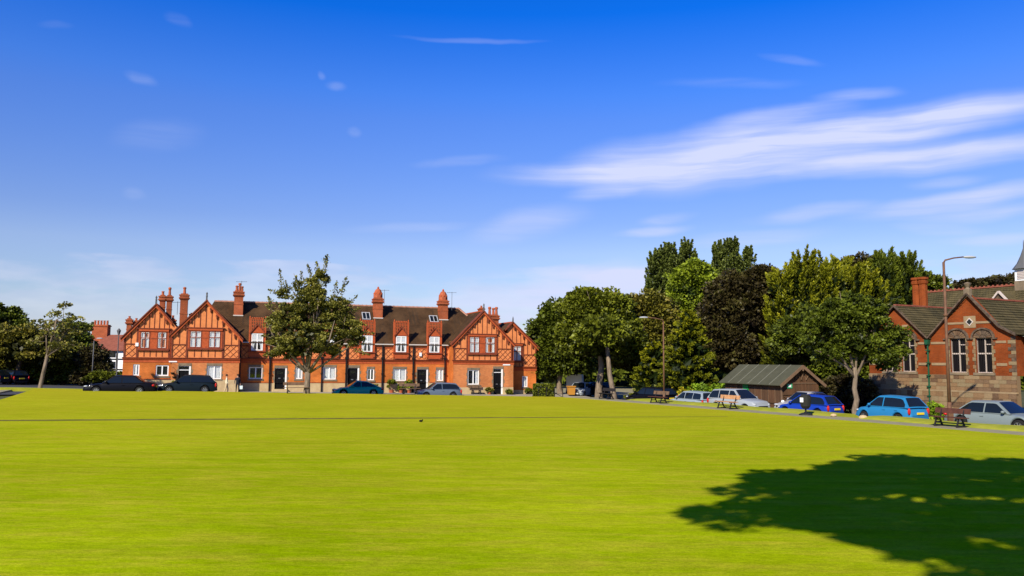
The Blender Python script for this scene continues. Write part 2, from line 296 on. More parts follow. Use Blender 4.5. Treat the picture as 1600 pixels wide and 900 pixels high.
# ------------------------------------------------------------------ object helpers
def tag(o, label=None, cat=None, group=None, kind=None):
    if label: o['label'] = label
    if cat: o['category'] = cat
    if group: o['group'] = group
    if kind: o['kind'] = kind
    return o
def empty(name, loc=(0, 0, 0), rz=0, label=None, cat=None, group=None):
    o = bpy.data.objects.new(name, None); C.objects.link(o); o.location = loc; o.rotation_euler = (0, 0, rz); o.empty_display_size = .3
    return tag(o, label, cat, group)
class MB:
    def __init__(s): s.v = []; s.f = []; s.m = []; s.mi = 0; s.uv = {}
    def add(s, vs, fs):
        b = len(s.v); s.v += [tuple(v) for v in vs]
        for f in fs: s.f.append([b+i for i in f]); s.m.append(s.mi)
        return s
    def box(s, x0, x1, y0, y1, z0, z1):
        return s.add([(x0, y0, z0), (x1, y0, z0), (x1, y1, z0), (x0, y1, z0), (x0, y0, z1), (x1, y0, z1), (x1, y1, z1), (x0, y1, z1)],
                     [(0, 3, 2, 1), (4, 5, 6, 7), (0, 1, 5, 4), (1, 2, 6, 5), (2, 3, 7, 6), (3, 0, 4, 7)])
    def prism(s, poly, y0, y1):           # poly in (x,z), extruded along y
        n = len(poly)
        a = sum(poly[i][0]*poly[(i+1) % n][1]-poly[(i+1) % n][0]*poly[i][1] for i in range(n))
        if a < 0: poly = poly[::-1]
        return s.add([(x, y0, z) for x, z in poly]+[(x, y1, z) for x, z in poly],
                     [tuple(range(n)), tuple(reversed(range(n, 2*n)))]+[(i, i+n, (i+1) % n+n, (i+1) % n) for i in range(n)])
    def prismz(s, poly, z0, z1):          # poly in (x,y)
        n = len(poly)
        a = sum(poly[i][0]*poly[(i+1) % n][1]-poly[(i+1) % n][0]*poly[i][1] for i in range(n))
        if a < 0: poly = poly[::-1]
        return s.add([(x, y, z0) for x, y in poly]+[(x, y, z1) for x, y in poly],
                     [tuple(reversed(range(n))), tuple(range(n, 2*n))]+[(i, (i+1) % n, (i+1) % n+n, i+n) for i in range(n)])
    def bar(s, p, q, w, h=None, up=(0, 0, 1)):
        p, q = Vector(p), Vector(q); h = h or w; d = (q-p).normalized(); u = Vector(up)
        if abs(d.dot(u)) > .98: u = Vector((0, 1, 0))
        a = d.cross(u).normalized()*w/2; b = a.cross(d).normalized()*h/2
        return s.add([p-a-b, p+a-b, p+a+b, p-a+b, q-a-b, q+a-b, q+a+b, q-a+b], [(0, 1, 2, 3), (7, 6, 5, 4), (0, 4, 5, 1), (1, 5, 6, 2), (2, 6, 7, 3), (3, 7, 4, 0)])
    def tube(s, pts, rad, n=8, cap=True):
        pts = [Vector(p) for p in pts]; rings = []
        if not hasattr(rad, '__len__'): rad = [rad]*len(pts)
        ref = None
        for i, p in enumerate(pts):
            d = (pts[min(i+1, len(pts)-1)]-pts[max(i-1, 0)]).normalized()
            if ref is None: ref = Vector((1, 0, 0)) if abs(d.x) < .9 else Vector((0, 1, 0))
            a = (ref-d*ref.dot(d)).normalized(); ref = a; b = d.cross(a)
            rings.append([p+(a*math.cos(2*math.pi*k/n)+b*math.sin(2*math.pi*k/n))*rad[i] for k in range(n)])
        vs = [v for r in rings for v in r]; fs = []
        for i in range(len(pts)-1):
            for k in range(n): fs.append((i*n+k, i*n+(k+1) % n, (i+1)*n+(k+1) % n, (i+1)*n+k))
        if cap: fs.append(tuple(reversed(range(n)))); fs.append(tuple(range((len(pts)-1)*n, len(pts)*n)))
        return s.add(vs, fs)
    def lathe(s, prof, c=(0, 0, 0), n=12, ph=0):
        vs = [(c[0]+r*math.cos(2*math.pi*k/n+ph), c[1]+r*math.sin(2*math.pi*k/n+ph), c[2]+z) for r, z in prof for k in range(n)]
        fs = [(i*n+k, i*n+(k+1) % n, (i+1)*n+(k+1) % n, (i+1)*n+k) for i in range(len(prof)-1) for k in range(n)]
        fs += [tuple(reversed(range(n))), tuple(range((len(prof)-1)*n, len(prof)*n))]
        return s.add(vs, fs)
    def quad(s, *p): return s.add(p, [tuple(range(len(p)))])
    def ball(s, c, r, n=8, m=6):
        prof = [(max(.001, math.sin(math.pi*i/m)), -math.cos(math.pi*i/m)) for i in range(m+1)]
        r = r if hasattr(r, '__len__') else (r, r, r)
        vs = [(c[0]+a*r[0]*math.cos(2*math.pi*k/n), c[1]+a*r[1]*math.sin(2*math.pi*k/n), c[2]+z*r[2]) for a, z in prof for k in range(n)]
        return s.add(vs, [(i*n+k, i*n+(k+1) % n, (i+1)*n+(k+1) % n, (i+1)*n+k) for i in range(m) for k in range(n)])
    def build(s, name, mats, parent=None, smooth=False, bevel=0, roofuv=False, loc=None):
        me = bpy.data.meshes.new(name); me.from_pydata(s.v, [], s.f)
        mats = mats if isinstance(mats, (list, tuple)) else [mats]
        for m in mats: me.materials.append(M[m])
        if len(mats) > 1: me.polygons.foreach_set('material_index', s.m)
        if smooth: me.polygons.foreach_set('use_smooth', [True]*len(me.polygons))
        if roofuv:
            uv = me.uv_layers.new(name='uv')
            for p in me.polygons:
                n = p.normal; t = Vector((0, 0, 1)).cross(n)
                if t.length < .01: t = Vector((1, 0, 0))
                t.normalize(); d = n.cross(t)
                for li in p.loop_indices:
                    v = me.vertices[me.loops[li].vertex_index].co; uv.data[li].uv = (v.dot(t), v.dot(d))
        me.update()
        o = bpy.data.objects.new(name, me); C.objects.link(o)
        if parent: o.parent = parent
        if loc: o.location = loc
        if bevel:
            b = o.modifiers.new('bevel', 'BEVEL'); b.width = bevel; b.segments = 2; b.limit_method = 'ANGLE'
        return o
def part(name, m, parent, *boxes, **kw):
    b = MB()
    for x in boxes: b.box(*x)
    return b.build(name, m, parent, **kw)
def copy_tree(o, parent=None):
    c = o.copy(); C.objects.link(c); c.parent = parent
    for k in list(o.children): copy_tree(k, c)
    return c

# ------------------------------------------------------------------ ground shape and frames
def smooth(a, b, x):
    t = max(0, min(1, (x-a)/(b-a))); return t*t*(3-2*t)
def g(x, y):
    pl = 1.575-.02*x-.0257*y
    cap = .10+.9*smooth(44, 58, y)*(1-smooth(-5, 8, x))
    return max(min(pl, cap, .75), -.25)
TS = (-.446, .895); PS = (.895, .446)
def st(s, p): return (21.2+TS[0]*s+PS[0]*p, 33.2+TS[1]*s+PS[1]*p)
YAW = R(19.5); TO = (-32.89, 68.33)
def tw(u, v): return (TO[0]+math.cos(YAW)*u-math.sin(YAW)*v, TO[1]+math.sin(YAW)*u+math.cos(YAW)*v)
def grid(name, f, us, vs, m, kind='structure', skirt=0, parent=None):
    b = MB(); nu, nv = len(us), len(vs)
    pts = [f(u, v) for v in vs for u in us]
    b.add(pts, [(j*nu+i, j*nu+i+1, (j+1)*nu+i+1, (j+1)*nu+i) for j in range(nv-1) for i in range(nu-1)])
    if skirt:
        ring = [i for i in range(nu)]+[j*nu+nu-1 for j in range(1, nv)]+[(nv-1)*nu+i for i in range(nu-2, -1, -1)]+[j*nu for j in range(nv-2, 0, -1)]
        n = len(ring); base = len(b.v)
        b.add([pts[k] for k in ring]+[(pts[k][0], pts[k][1], pts[k][2]-skirt) for k in ring], [(i, i+n, (i+1) % n+n, (i+1) % n) for i in range(n)])
    o = b.build(name, m, parent); o['kind'] = kind
    return o
def lin(a, b, n): return [a+(b-a)*i/(n-1) for i in range(n)]
ax = [-3000, -1200, -500, -250, -150, -110]+lin(-90, 70, 81)+[90, 120, 160, 260, 500, 1200, 3000]
ay = [-1500, -500, -150, -60, -30]+lin(-20, 120, 71)+[135, 160, 200, 300, 500, 1000, 2000, 4000]
grid('ground', lambda x, y: (x, y, g(x, y)-.05), ax, ay, 'ground')
# bowling green: left border, far crest, right border along the path
DY0 = 36.4
def lawn_pt(u, v):
    if v <= .5:
        k = v/.5; L0 = (-30+4*k, -12+DY0*0+49*k*1.0); L0 = (-30+4*k, -12+(36.-(-12))*k)
        yr = -12+(44.3+12)*k; R0 = (21.2-.498*(yr-33.2), yr)
    else:
        k = (v-.5)/.5; L0 = (-26-9.9*k, 36.+25*k); yr = 44.3+(67.5-44.3)*k; R0 = (21.2-.498*(yr-33.2), yr)
    x = L0[0]+(R0[0]-L0[0])*u; y = L0[1]+(R0[1]-L0[1])*u
    z = .45
    if v > .5:
        k = (v-.5)/.5; k2 = max(0, (k-.02)/.98); zc = .97-.56*u
        z = .45-.0*k+(zc-.45)*(k2*.7+.3*k2*k2)
    return (x, y, z)
us = lin(0, 1, 61)
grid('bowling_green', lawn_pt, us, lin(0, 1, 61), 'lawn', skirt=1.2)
# line across the green: dark board, plus flat soil strip as the trench's shadow
b = MB(); b2 = MB(); n = 48
for i in range(n):
    u0, u1 = i/n*.905, (i+1)/n*.905
    (xa, ya, za), (xb, yb, zb) = lawn_pt(u0, .503), lawn_pt(u1, .503)
    ha, hb = .454+.034*(1-smooth(.55, 1, i/n)), .454+.034*(1-smooth(.55, 1, (i+1)/n))
    b.add([(xa, ya, .452), (xb, yb, .452), (xb, yb+.02, hb), (xa, ya+.02, ha)], [(0, 1, 2, 3)])
    b.add([(xa, ya+.02, ha), (xb, yb+.02, hb), (xb, yb+.07, hb), (xa, ya+.07, ha)], [(0, 1, 2, 3)])
    b2.add([(xa, ya-.16*(1-.8*i/n), .456), (xb, yb-.16*(1-.8*(i+1)/n), .456), (xb, yb, .456), (xa, ya, .456)], [(0, 1, 2, 3)])  # dark strip laid flat on the lawn, painting in the ditch's inner shade
b.build('ditch_board', 'ditch_board')['kind'] = 'structure'; b2.build('ditch_soil_shade', 'soil')['kind'] = 'structure'
# path and raised grass verge along the right side
ss = lin(-26, 42, 69)
grid('path', lambda s, p: (*st(s, p), .455-.5*smooth(36, 44, s)), ss, [0, .8, 1.6], 'asphalt_pale', skirt=.5)
rv = random.Random(4)
edge = {}
def verge(s, p):
    k = (p-1.6)/2.3; e = edge.setdefault(round(s, 2), rv.uniform(-.06, .06)); 
    return (*st(s, p+(e if p < 1.8 else 0)), .455+.12*smooth(0, .25, k)+.03*math.sin(s*.9)*k-.14*smooth(.8, 1, k)-.5*smooth(30, 36, s))
grid('grass_verge', verge, lin(-26, 9.8, 71), [1.62, 1.66, 1.9, 2.4, 3.0, 3.5, 3.9], 'rough_grass', skirt=.7)
grid('grass_verge', verge, lin(11.7, 34, 43), [1.62, 1.66, 1.9, 2.4, 3.0, 3.5, 3.9], 'rough_grass', skirt=.7)
grid('side_path', lambda s, p: (*st(s, p), .45-.3*smooth(2, 4, p)), lin(9.8, 11.7, 5), [1.55, 2.2, 3, 3.9], 'asphalt_pale', skirt=.5)
b = MB()
for i in range(62):
    s0 = -26+i*1.0; x0, y0 = st(s0, 4.0); x1, y1 = st(s0+.985, 4.0); z = g(*st(s0, 4.0))
    b.bar((x0, y0, z+.06), (x1, y1, z+.06), .14, .2)
tag(b.build('kerb', 'kerb'), kind='structure')
grid('side_road', lambda s, p: (*st(s, p), g(*st(s, p))+.03), lin(-26, 60, 87), lin(4.05, 10.6, 6), 'asphalt')
grid('pavement', lambda s, p: (*st(s, p), g(*st(s, p))+.15), lin(-26, 36, 63), [10.6, 11.6, 12.9], 'paving', skirt=.4)
# street before the terrace
grid('street', lambda u, v: (*tw(u, v), g(*tw(u, v))+.045), lin(-60, 60, 121), lin(-12, -3.2, 8), 'asphalt')
grid('front_pavement', lambda u, v: (*tw(u, v), .58-.0145*u+(.0 if v > -3 else -.05)), lin(-.5, 42, 30), [-3.2, -3.1, -1.5, 3.4], 'paving', skirt=1.5)
grid('left_road', lambda x, y: (x, y, g(x, y)+.02), lin(-95, -34, 40), lin(66, 112, 30), 'asphalt')
# left: grass patch with kerb, path round the corner of the green
grid('corner_path', lambda a, c: (-27-9.9*a-1.0*c-.6, 36+25*a+2.4*a*c*.4, .62+.30*a), lin(-.3, 1.06, 10), lin(0, 1.6, 3), 'asphalt_pale', skirt=.7)
grid('corner_grass', lambda u, v: (*tw(u, v), g(*tw(u, v))+.30), lin(-13, 3.5, 12), [-6.0, -5.2, -4.2], 'rough_grass', skirt=.4)
grid('junction', lambda x, y: (x, y, g(x, y)+.035), lin(5, 40, 30), lin(66, 112, 30), 'asphalt_pale')

# ------------------------------------------------------------------ terrace
T = empty('terraced_houses', (TO[0], TO[1], 0), YAW, 'long orange-red brick terrace with half-timbered gables, lattice panels and ornate dormers behind the parked cars', 'terraced houses')
DM = 1.7      # recess of the middle range
def gz(u): return .35-.02*u
def wall_holes(u0, u1, z0, z1, y, holes, m, depth=.16):
    xs = sorted({u0, u1, *[h[0] for h in holes], *[h[1] for h in holes]}); zs = sorted({z0, z1, *[h[2] for h in holes], *[h[3] for h in holes]})
    b = MB()
    for i in range(len(xs)-1):
        for j in range(len(zs)-1):
            cx, cz = (xs[i]+xs[i+1])/2, (zs[j]+zs[j+1])/2
            if any(h[0] < cx < h[1] and h[2] < cz < h[3] for h in holes): continue
            b.quad((xs[i], y, zs[j]), (xs[i+1], y, zs[j]), (xs[i+1], y, zs[j+1]), (xs[i], y, zs[j+1]))
    for a, c, d, e in holes:
        b.quad((a, y, d), (a, y, e), (a, y+depth, e), (a, y+depth, d)); b.quad((c, y, d), (c, y+depth, d), (c, y+depth, e), (c, y, e))
        b.quad((a, y, e), (c, y, e), (c, y+depth, e), (a, y+depth, e)); b.quad((a, y, d), (a, y+depth, d), (c, y+depth, d), (c, y, d))
    return b.build('wall', m, T)
rr = random.Random(7)
def window(parent, u0, u1, z0, z1, y, fm='white_paint', cols=2, trans=None, curtain=0, fw=.075, depth=.1, sill=True, name='window', room=.35):
    """frame mesh with panes, sill and curtains as its children; y = wall face"""
    yf = y+.03; b = MB()
    b.box(u0, u0+fw, yf, yf+.07, z0, z1); b.box(u1-fw, u1, yf, yf+.07, z0, z1); b.box(u0+fw, u1-fw, yf, yf+.07, z0, z0+fw); b.box(u0+fw, u1-fw, yf, yf+.07, z1-fw, z1)
    iw = (u1-u0-2*fw); us_ = [u0+fw+iw*k/cols for k in range(cols+1)]
    for k in range(1, cols): b.box(us_[k]-fw*.55, us_[k]+fw*.55, yf+.002, yf+.065, z0+fw, z1-fw)
    zs = [z0+fw, z1-fw]
    if trans:
        zt = z0+(z1-z0)*trans; zs = [z0+fw, zt, z1-fw]
        for k in range(cols): b.box(us_[k]+(fw*.55 if k else 0), us_[k+1]-(fw*.55 if k < cols-1 else 0), yf+.004, yf+.06, zt-fw*.45, zt+fw*.45)
    w_ = b.build(name, fm, parent)
    for k in range(cols):
        for j in range(len(zs)-1):
            p0, p1 = us_[k]+.01, us_[k+1]-.01
            part('pane', 'glass', w_, (p0, p1, yf+.03, yf+.04, zs[j]+.005, zs[j+1]-.005))
            if curtain and (curtain >= 1 or rr.random() < curtain):
                q = MB(); n = 7; side = curtain < 1 or rr.random() < .3
                a0, a1 = p0+.02, p1-.02
                if curtain == .5: a1 = a0+(a1-a0)*.55 if k % 2 == 0 else a1; a0 = a0 if k % 2 == 0 else a0+(a1-a0)*.45
                for i in range(n-1):
                    xa, xb = a0+(a1-a0)*i/(n-1), a0+(a1-a0)*(i+1)/(n-1); ya, yb = yf+.065+.015*(i % 2), yf+.065+.015*((i+1) % 2)
                    q.quad((xa, ya, zs[j]+.02), (xb, yb, zs[j]+.02), (xb, yb, zs[j+1]-.02), (xa, ya, zs[j+1]-.02))
                q.build('curtain', 'curtain', w_)
    part('dark_room_plate', 'room_dark', w_, (u0+.01, u1-.01, yf+.11, yf+.12, z0+.01, z1-.01))  # flat dark plate in place of the shaded room behind the panes
    if sill: part('sill', 'terracotta_dark' if fm != 'white_paint' else 'sandstone_dark', w_, (u0-.12, u1+.12, y-.07, y+.02, z0-.16, z0-.002))
    return w_
def ground_window(u0, u1, z0, z1, y, curtain=0, surround=True):
    w_ = window(T, u0, u1, z0, z1, y+.02, curtain=curtain, fw=.09)
    if surround:
        b = MB(); b.box(u0-.06, u1+.06, y-.03, y+.02, z1+.003, z1+.20)
        for k in range(5):
            z = z0+(z1-z0)*k/5; e = .10 if k % 2 else .03
            b.box(u0-.04-e, u0-.003, y-.012, y+.02, z, z+(z1-z0)/5-.01); b.box(u1+.003, u1+.04+e, y-.012, y+.02, z, z+(z1-z0)/5-.01)
        b.build('window_surround', 'sandstone_dark', T)
def door(u0, u1, z0, z1, y, fan=False):
    fz = z1-.38 if fan else z1
    d = part('door', 'black_paint', T, (u0, u1-.14, y+.10, y+.15, z0, fz-.03))
    q = MB()
    for a in (0, 1):
        for c in (0, 1):
            w_ = (u1-.14-u0)/2; h = (fz-z0)/2
            q.box(u0+.08+a*w_, u0+w_-.06+a*w_, y+.085, y+.099, z0+.12+c*h, z0+h-.1+c*h)
    q.build('door_panel', 'black_paint', d)
    part('door_glass', 'glass', d, (u0+.2, u1-.34, y+.078, y+.084, fz-.55, fz-.30)) if not fan else None
    part('letterbox', 'rim', d, ((u0+u1)/2-.2, (u0+u1)/2-.02, y+.07, y+.08, z0+.95, z0+1.02))
    part('handle', 'rim', d, (u1-.24, u1-.2, y+.04, y+.08, z0+.9, z0+1.05))
    b = MB(); b.box(u1-.135, u1, y+.02, y+.14, z0, z1); b.box(u0, u1-.14, y+.06, y+.14, z1-.06, z1-.003)
    if fan: b.box(u0, u1-.14, y+.04, y+.14, fz-.02, fz+.04)
    f = b.build('door_frame', 'white_paint', T)
    if fan:
        part('pane', 'glass', f, (u0+.01, u1-.15, y+.09, y+.1, fz+.045, z1-.065))
    part('dark_room_plate', 'room_dark', T, (u0, u1, y+.165, y+.175, z0, z1))
    b = MB(); b.box(u0-.05, u1+.05, y-.03, y+.02, z1+.003, z1+.22)
    for k in range(7):
        z = z0+(z1-z0)*k/7; e = .14 if k % 2 else .05
        b.box(u0-.04-e, u0-.003, y-.012, y+.02, z, z+(z1-z0)/7-.012); b.box(u1+.003, u1+.04+e, y-.012, y+.02, z, z+(z1-z0)/7-.012)
    b.build('door_surround', 'sandstone_dark', T)
    part('doorstep', 'sandstone', T, (u0-.15, u1+.15, y-.35, y-.02, z0-.35, z0-.01))

def batten(x0, x1, y, z0, z1, m='timber_dark', t=.025):
    return part('batten', m, T, (x0, x1, y-t, y-.002, z0, z1))
def lattice(x0, x1, z0, z1, y, step=.52, wd=.045, m='timber_dark', name='lattice_panel'):
    b = MB(); W, H_ = x1-x0, z1-z0
    for sgn in (1, -1):
        k = -H_-step
        yy = y-.012 if sgn > 0 else y-.008
        while k < W+step:
            # line: x = k + t (t in 0..H), z = t or H-t, clipped to the panel
            t0, t1 = max(0, -k), min(H_, W-k)
            if t1-t0 > .06:
                za, zb_ = (z0+t0, z0+t1) if sgn > 0 else (z1-t0, z1-t1)
                b.bar((x0+k+t0, yy, za), (x0+k+t1, yy, zb_), wd, .02, up=(0, 1, 0))
            k += step
    return b.build(name, m, T)
def gable_front(a, apex, bR, zL, zR, zA, y, win, post, clip=None, ovl=.22):
    """half-timbered gable: a,bR eave x; apex x; win=(x0,x1,z0,z1) of the window band; post = frame x range"""
    ZS = 3.42
    def zroof(x): return zL+(zA-zL)*(x-a)/(apex-a) if x < apex else zR+(zA-zR)*(bR-x)/(bR-apex)
    x0, x1, z0, z1 = win
    # frame round the windows
    part('corner_post', 'timber_dark', T, (x0-.15, x0, y-.07, y-.002, ZS, min(z1+.18, zroof(x0-.1)-.2)))
    part('corner_post', 'timber_dark', T, (x1, x1+.15, y-.07, y-.002, ZS, min(z1+.18, zroof(x1+.1)-.2)))
    part('head_beam', 'terracotta', T, (x0+.003, x1-.003, y-.16, y-.002, z1+.02, z1+.22))
    part('head_moulding', 'timber_dark', T, (x0-.18, x1+.18, y-.2, y-.003, z1+.222, z1+.30))
    part('sill_beam', 'terracotta_dark', T, (x0-.05, x1+.05, y-.17, y-.072, z0-.16, z0-.004))
    wm = (x0+x1)/2; gap = .24
    part('bay_panel', 'terracotta', T, (wm-gap-.03, wm+gap+.03, y-.09, y-.002, z0, z1))
    part('bay_panel', 'terracotta', T, (x0+.003, x0+.12, y-.09, y-.002, z0, z1)); part('bay_panel', 'terracotta', T, (x1-.12, x1-.003, y-.09, y-.002, z0, z1))
    part('bay_moulding', 'timber_dark', T, (wm-gap+.01, wm+gap-.01, y-.105, y-.092, (z0+z1)/2+.1, (z0+z1)/2+.15))
    for q0, q1 in ((x0+.12, wm-gap-.03), (wm+gap+.03, x1-.12)):
        window(T, q0, q1, z0, z1, y-.13, fm='terracotta_dark', cols=2, trans=.62, curtain=rr.choice([.5, .8, 1]), fw=.085, sill=False)
        wf = MB()   # white casements inside the brown frame
        for k in range(2):
            c0, c1 = q0+.09+(q1-q0-.18)*k/2+.02, q0+.09+(q1-q0-.18)*(k+1)/2-.02
            for (za, zb_) in ((z0+.09, z0+(z1-z0)*.62-.05), (z0+(z1-z0)*.62+.05, z1-.09)):
                wf.box(c0, c0+.026, y-.095, y-.075, za, zb_); wf.box(c1-.026, c1, y-.095, y-.075, za, zb_); wf.box(c0+.026, c1-.026, y-.095, y-.075, za, za+.026); wf.box(c0+.026, c1-.026, y-.095, y-.075, zb_-.026, zb_)
        wf.build('casement', 'white_paint', T)
    # short studs under the window
    n = 5
    for k in range(1, n): x = x0+(x1-x0)*k/n; batten(x-.035, x+.035, y, ZS+.06, z0-.17)
    # studs above the windows up to the rafters
    n = 6
    zb = z1+.302
    for k in range(0, n+1):
        x = x0+(x1-x0)*k/n
        if zroof(x)-.30 > zb+.1: batten(x-.035, x+.035, y, zb, zroof(x)-.28)
    # side fields: post, lattice below, rail, studs above
    for (s0, s1) in ((a+.12, x0-.15), (x1+.15, (clip or bR)-.12)):
        if s1-s0 < .3: continue
        zl = ZS+1.12
        lattice(s0+.02, s1-.02, ZS+.05, zl-.03, y)
        part('rail', 'timber_dark', T, (s0, s1, y-.055, y-.004, zl-.03, zl+.045))
        nn = max(1, round((s1-s0)/.52))
        for k in range(0, nn+1):
            x = s0+(s1-s0)*k/nn
            if k in (0, nn) and abs(x-(x0-.15)) < .01 or abs(x-(x1+.15)) < .01: continue
            if zroof(x)-.3 > zl+.15: batten(x-.033, x+.033, y, zl+.046, zroof(x)-.28)
    part('corner_post', 'timber_dark', T, (a+.0, a+.12, y-.06, y-.002, ZS, zL-.05)); None if clip else part('corner_post', 'timber_dark', T, (bR-.12, bR, y-.06, y-.002, ZS, zR-.05))
    # bargeboards (terracotta face with dark capping) and drop ornaments
    for (xe, ze) in ((a, zL), (bR, zR)):
        sg = 1 if xe < apex else -1
        ov_ = ovl if sg > 0 else .22
        if clip and sg < 0: ze = zA-(zA-ze)*(clip-apex)/(xe-apex); xe = clip; ov_ = 0
        ox, oz = xe-sg*ov_, ze-ov_*(zA-ze)/abs(apex-xe)
        q = MB(); q.prism([(ox, oz-.08), (apex, zA-.08), (apex, zA-.30), (ox, oz-.30)], y-.20, y-.004); q.build('bargeboard', 'terracotta', T)
        q = MB(); q.prism([(ox-sg*.05, oz-.075), (apex, zA-.075), (apex, zA+.06), (ox-sg*.05, oz+.06)], y-.27, y+.3); q.build('verge_coping', 'timber_dark', T)
        q = MB(); k = 0; ln = abs(apex-xe)
        x = .45
        while x < ln-.1:
            px = xe+sg*x; pz = ze+(zA-ze)*x/ln-.30
            q.box(px-.05, px+.05, y-.15, y-.004, pz-.30, pz+.02); q.box(px-.09, px+.09, y-.11, y-.006, pz-.14, pz+.0); q.box(px-.03, px+.03, y-.13, y-.006, pz-.38, pz-.301)
            x += .52
        q.build('bracket', 'timber_dark', T)
    q = MB(); q.box(apex-.07, apex+.07, y-.25, y-.11, zA-.1, zA+.25); q.lathe([(.06, 0), (.09, .12), (.05, .2), (.085, .32), (.02, .46)], (apex, y-.18, zA+.251), 8); q.build('finial', 'lead', T)

YB = 9.0
def chunk(name, m, *args): return part(name, m, T, *args)
# ---- walls, ground floor
GL2 = 3.72     # where gable two begins
h_l = [(.81, 1.30, 1.86, 2.83), (2.58, 3.60, 1.84, 2.76)]
wall_holes(0, GL2+.1, 1.56, 3.25, .12, h_l, 'brick')
h_2 = [(4.42, 5.38, .55, 2.72), (6.72, 7.88, 1.58, 2.74)]
wall_holes(GL2+.1, 9.34, 1.50, 3.25, 0, [(4.42, 5.38, 1.50, 2.72), h_2[1]], 'brick_buff')
wall_holes(GL2+.1, 9.34, -.3, 1.50, -.03, [(4.42, 5.38, .55, 1.50)], 'sandstone')
wall_holes(0, GL2+.1, -.3, 1.56, .09, [], 'sandstone')
part('plinth_course', 'timber_dark', T, (0, 3.78, .04, .118, 1.53, 1.59)); 
MIDW = [(10.24, 11.40, 1.55, 2.62), (14.33, 14.95, 1.55, 2.62), (16.82, 18.00, 1.50, 2.66), (20.95, 21.60, 1.43, 2.52), (23.45, 24.70, 1.37, 2.53), (27.70, 28.40, 1.37, 2.49)]
MIDD = [(12.50, 13.55, .62, 2.56), (19.14, 20.18, .50, 2.62), (25.80, 26.86, .42, 2.50)]
wall_holes(9.34, 28.95, 1.20, 3.25, DM, MIDW+[(a, b_, 1.20, d) for a, b_, c, d in MIDD], 'brick')
wall_holes(9.34, 28.95, -.6, 1.20, DM-.03, [(a, b_, c, 1.20) for a, b_, c, d in MIDD], 'sandstone')
part('plinth_course', 'timber_dark', T, (9.4, 12.35, DM-.05, DM-.032, 1.17, 1.22), (13.7, 19.0, DM-.05, DM-.032, 1.17, 1.22), (20.3, 25.65, DM-.05, DM-.032, 1.17, 1.22), (27.0, 28.94, DM-.05, DM-.032, 1.17, 1.22))
wall_holes(28.95, 35.1, .78, 3.25, 0, [(30.40, 31.55, 1.05, 2.47), (33.03, 34.0, .78, 2.60)], 'brick_buff')
wall_holes(28.95, 35.1, -.6, .78, -.03, [(33.03, 34.0, .10, .78)], 'sandstone')
wall_holes(35.1, 38.1, .45, 2.65, 1.5, [(36.60, 37.18, .75, 1.85)], 'brick')
wall_holes(35.1, 38.1, -.6, .45, 1.47, [], 'sandstone')
# side returns and back
b = MB()
for x, y0, y1, z1, d in ((0, .12, YB, 5.25, -1), (9.34, 0, DM, 5.3, 1), (28.95, 0, DM, 5.2, -1), (35.1, 0, 1.5, 5.2, 1), (38.1, 1.5, YB, 4.9, 1)):
    q = [(x, y0, -.6), (x, y1, -.6), (x, y1, z1), (x, y0, z1)]
    b.quad(*(q if d > 0 else q[::-1]))
b.quad((0, YB, -.6), (0, YB, 5), (38.1, YB, 5), (38.1, YB, -.6))
b.build('side_wall', 'brick', T)
# ---- upper walls
def upper(a, apex, bR, zL, zR, zA, y0):
    q = MB(); q.prism([(a, 3.42), (bR, 3.42), (bR, zR), (apex, zA), (a, zL)], y0, y0+.3); return q.build('wall', 'render_panel', T)
upper(0, 2.38, 4.76, 5.25, 5.25, 8.0, .12)
upper(GL2, 6.44, 9.34, 5.45, 5.31, 8.46, 0)
upper(28.95, 31.91, 34.94, 5.17, 5.22, 8.26, 0)
part('wall', 'render_panel', T, (9.34, 28.95, DM, DM+.3, 3.42, 4.80))
q = MB(); q.prism([(34.96, 2.78), (38.1, 2.78), (38.1, 4.9), (35.5, 7.3), (34.96, 6.7)], 1.5, 1.8); q.build('wall', 'render_panel', T)
# ---- string courses
for x0, x1, y, z in ((0, GL2, .12, 3.25), (GL2, 9.40, 0, 3.25), (9.40, 28.90, DM, 3.25), (28.90, 35.15, 0, 3.25), (35.15, 38.15, 1.5, 2.65)):
    part('string_course', 'terracotta', T, (x0-.06, x1, y-.10, y+.1, z+.001, z+.11))
    part('string_moulding', 'timber_dark', T, (x0-.1, x1+.02, y-.17, y+.05, z+.112, z+.172))
    part('string_band', 'terracotta', T, (x0, x1, y-.025, y-.002, z-.26, z-.002))
gable_front(0, 2.38, 4.76, 5.25, 5.25, 8.0, .12, (1.12, 3.50, 4.16, 5.62), None, clip=3.70)
gable_front(GL2, 6.44, 9.34, 5.45, 5.31, 8.46, -.001, (5.05, 7.86, 4.28, 5.76), None, ovl=.0)
gable_front(28.95, 31.91, 34.94, 5.17, 5.22, 8.26, 0, (30.38, 33.28, 4.10, 5.70), None)
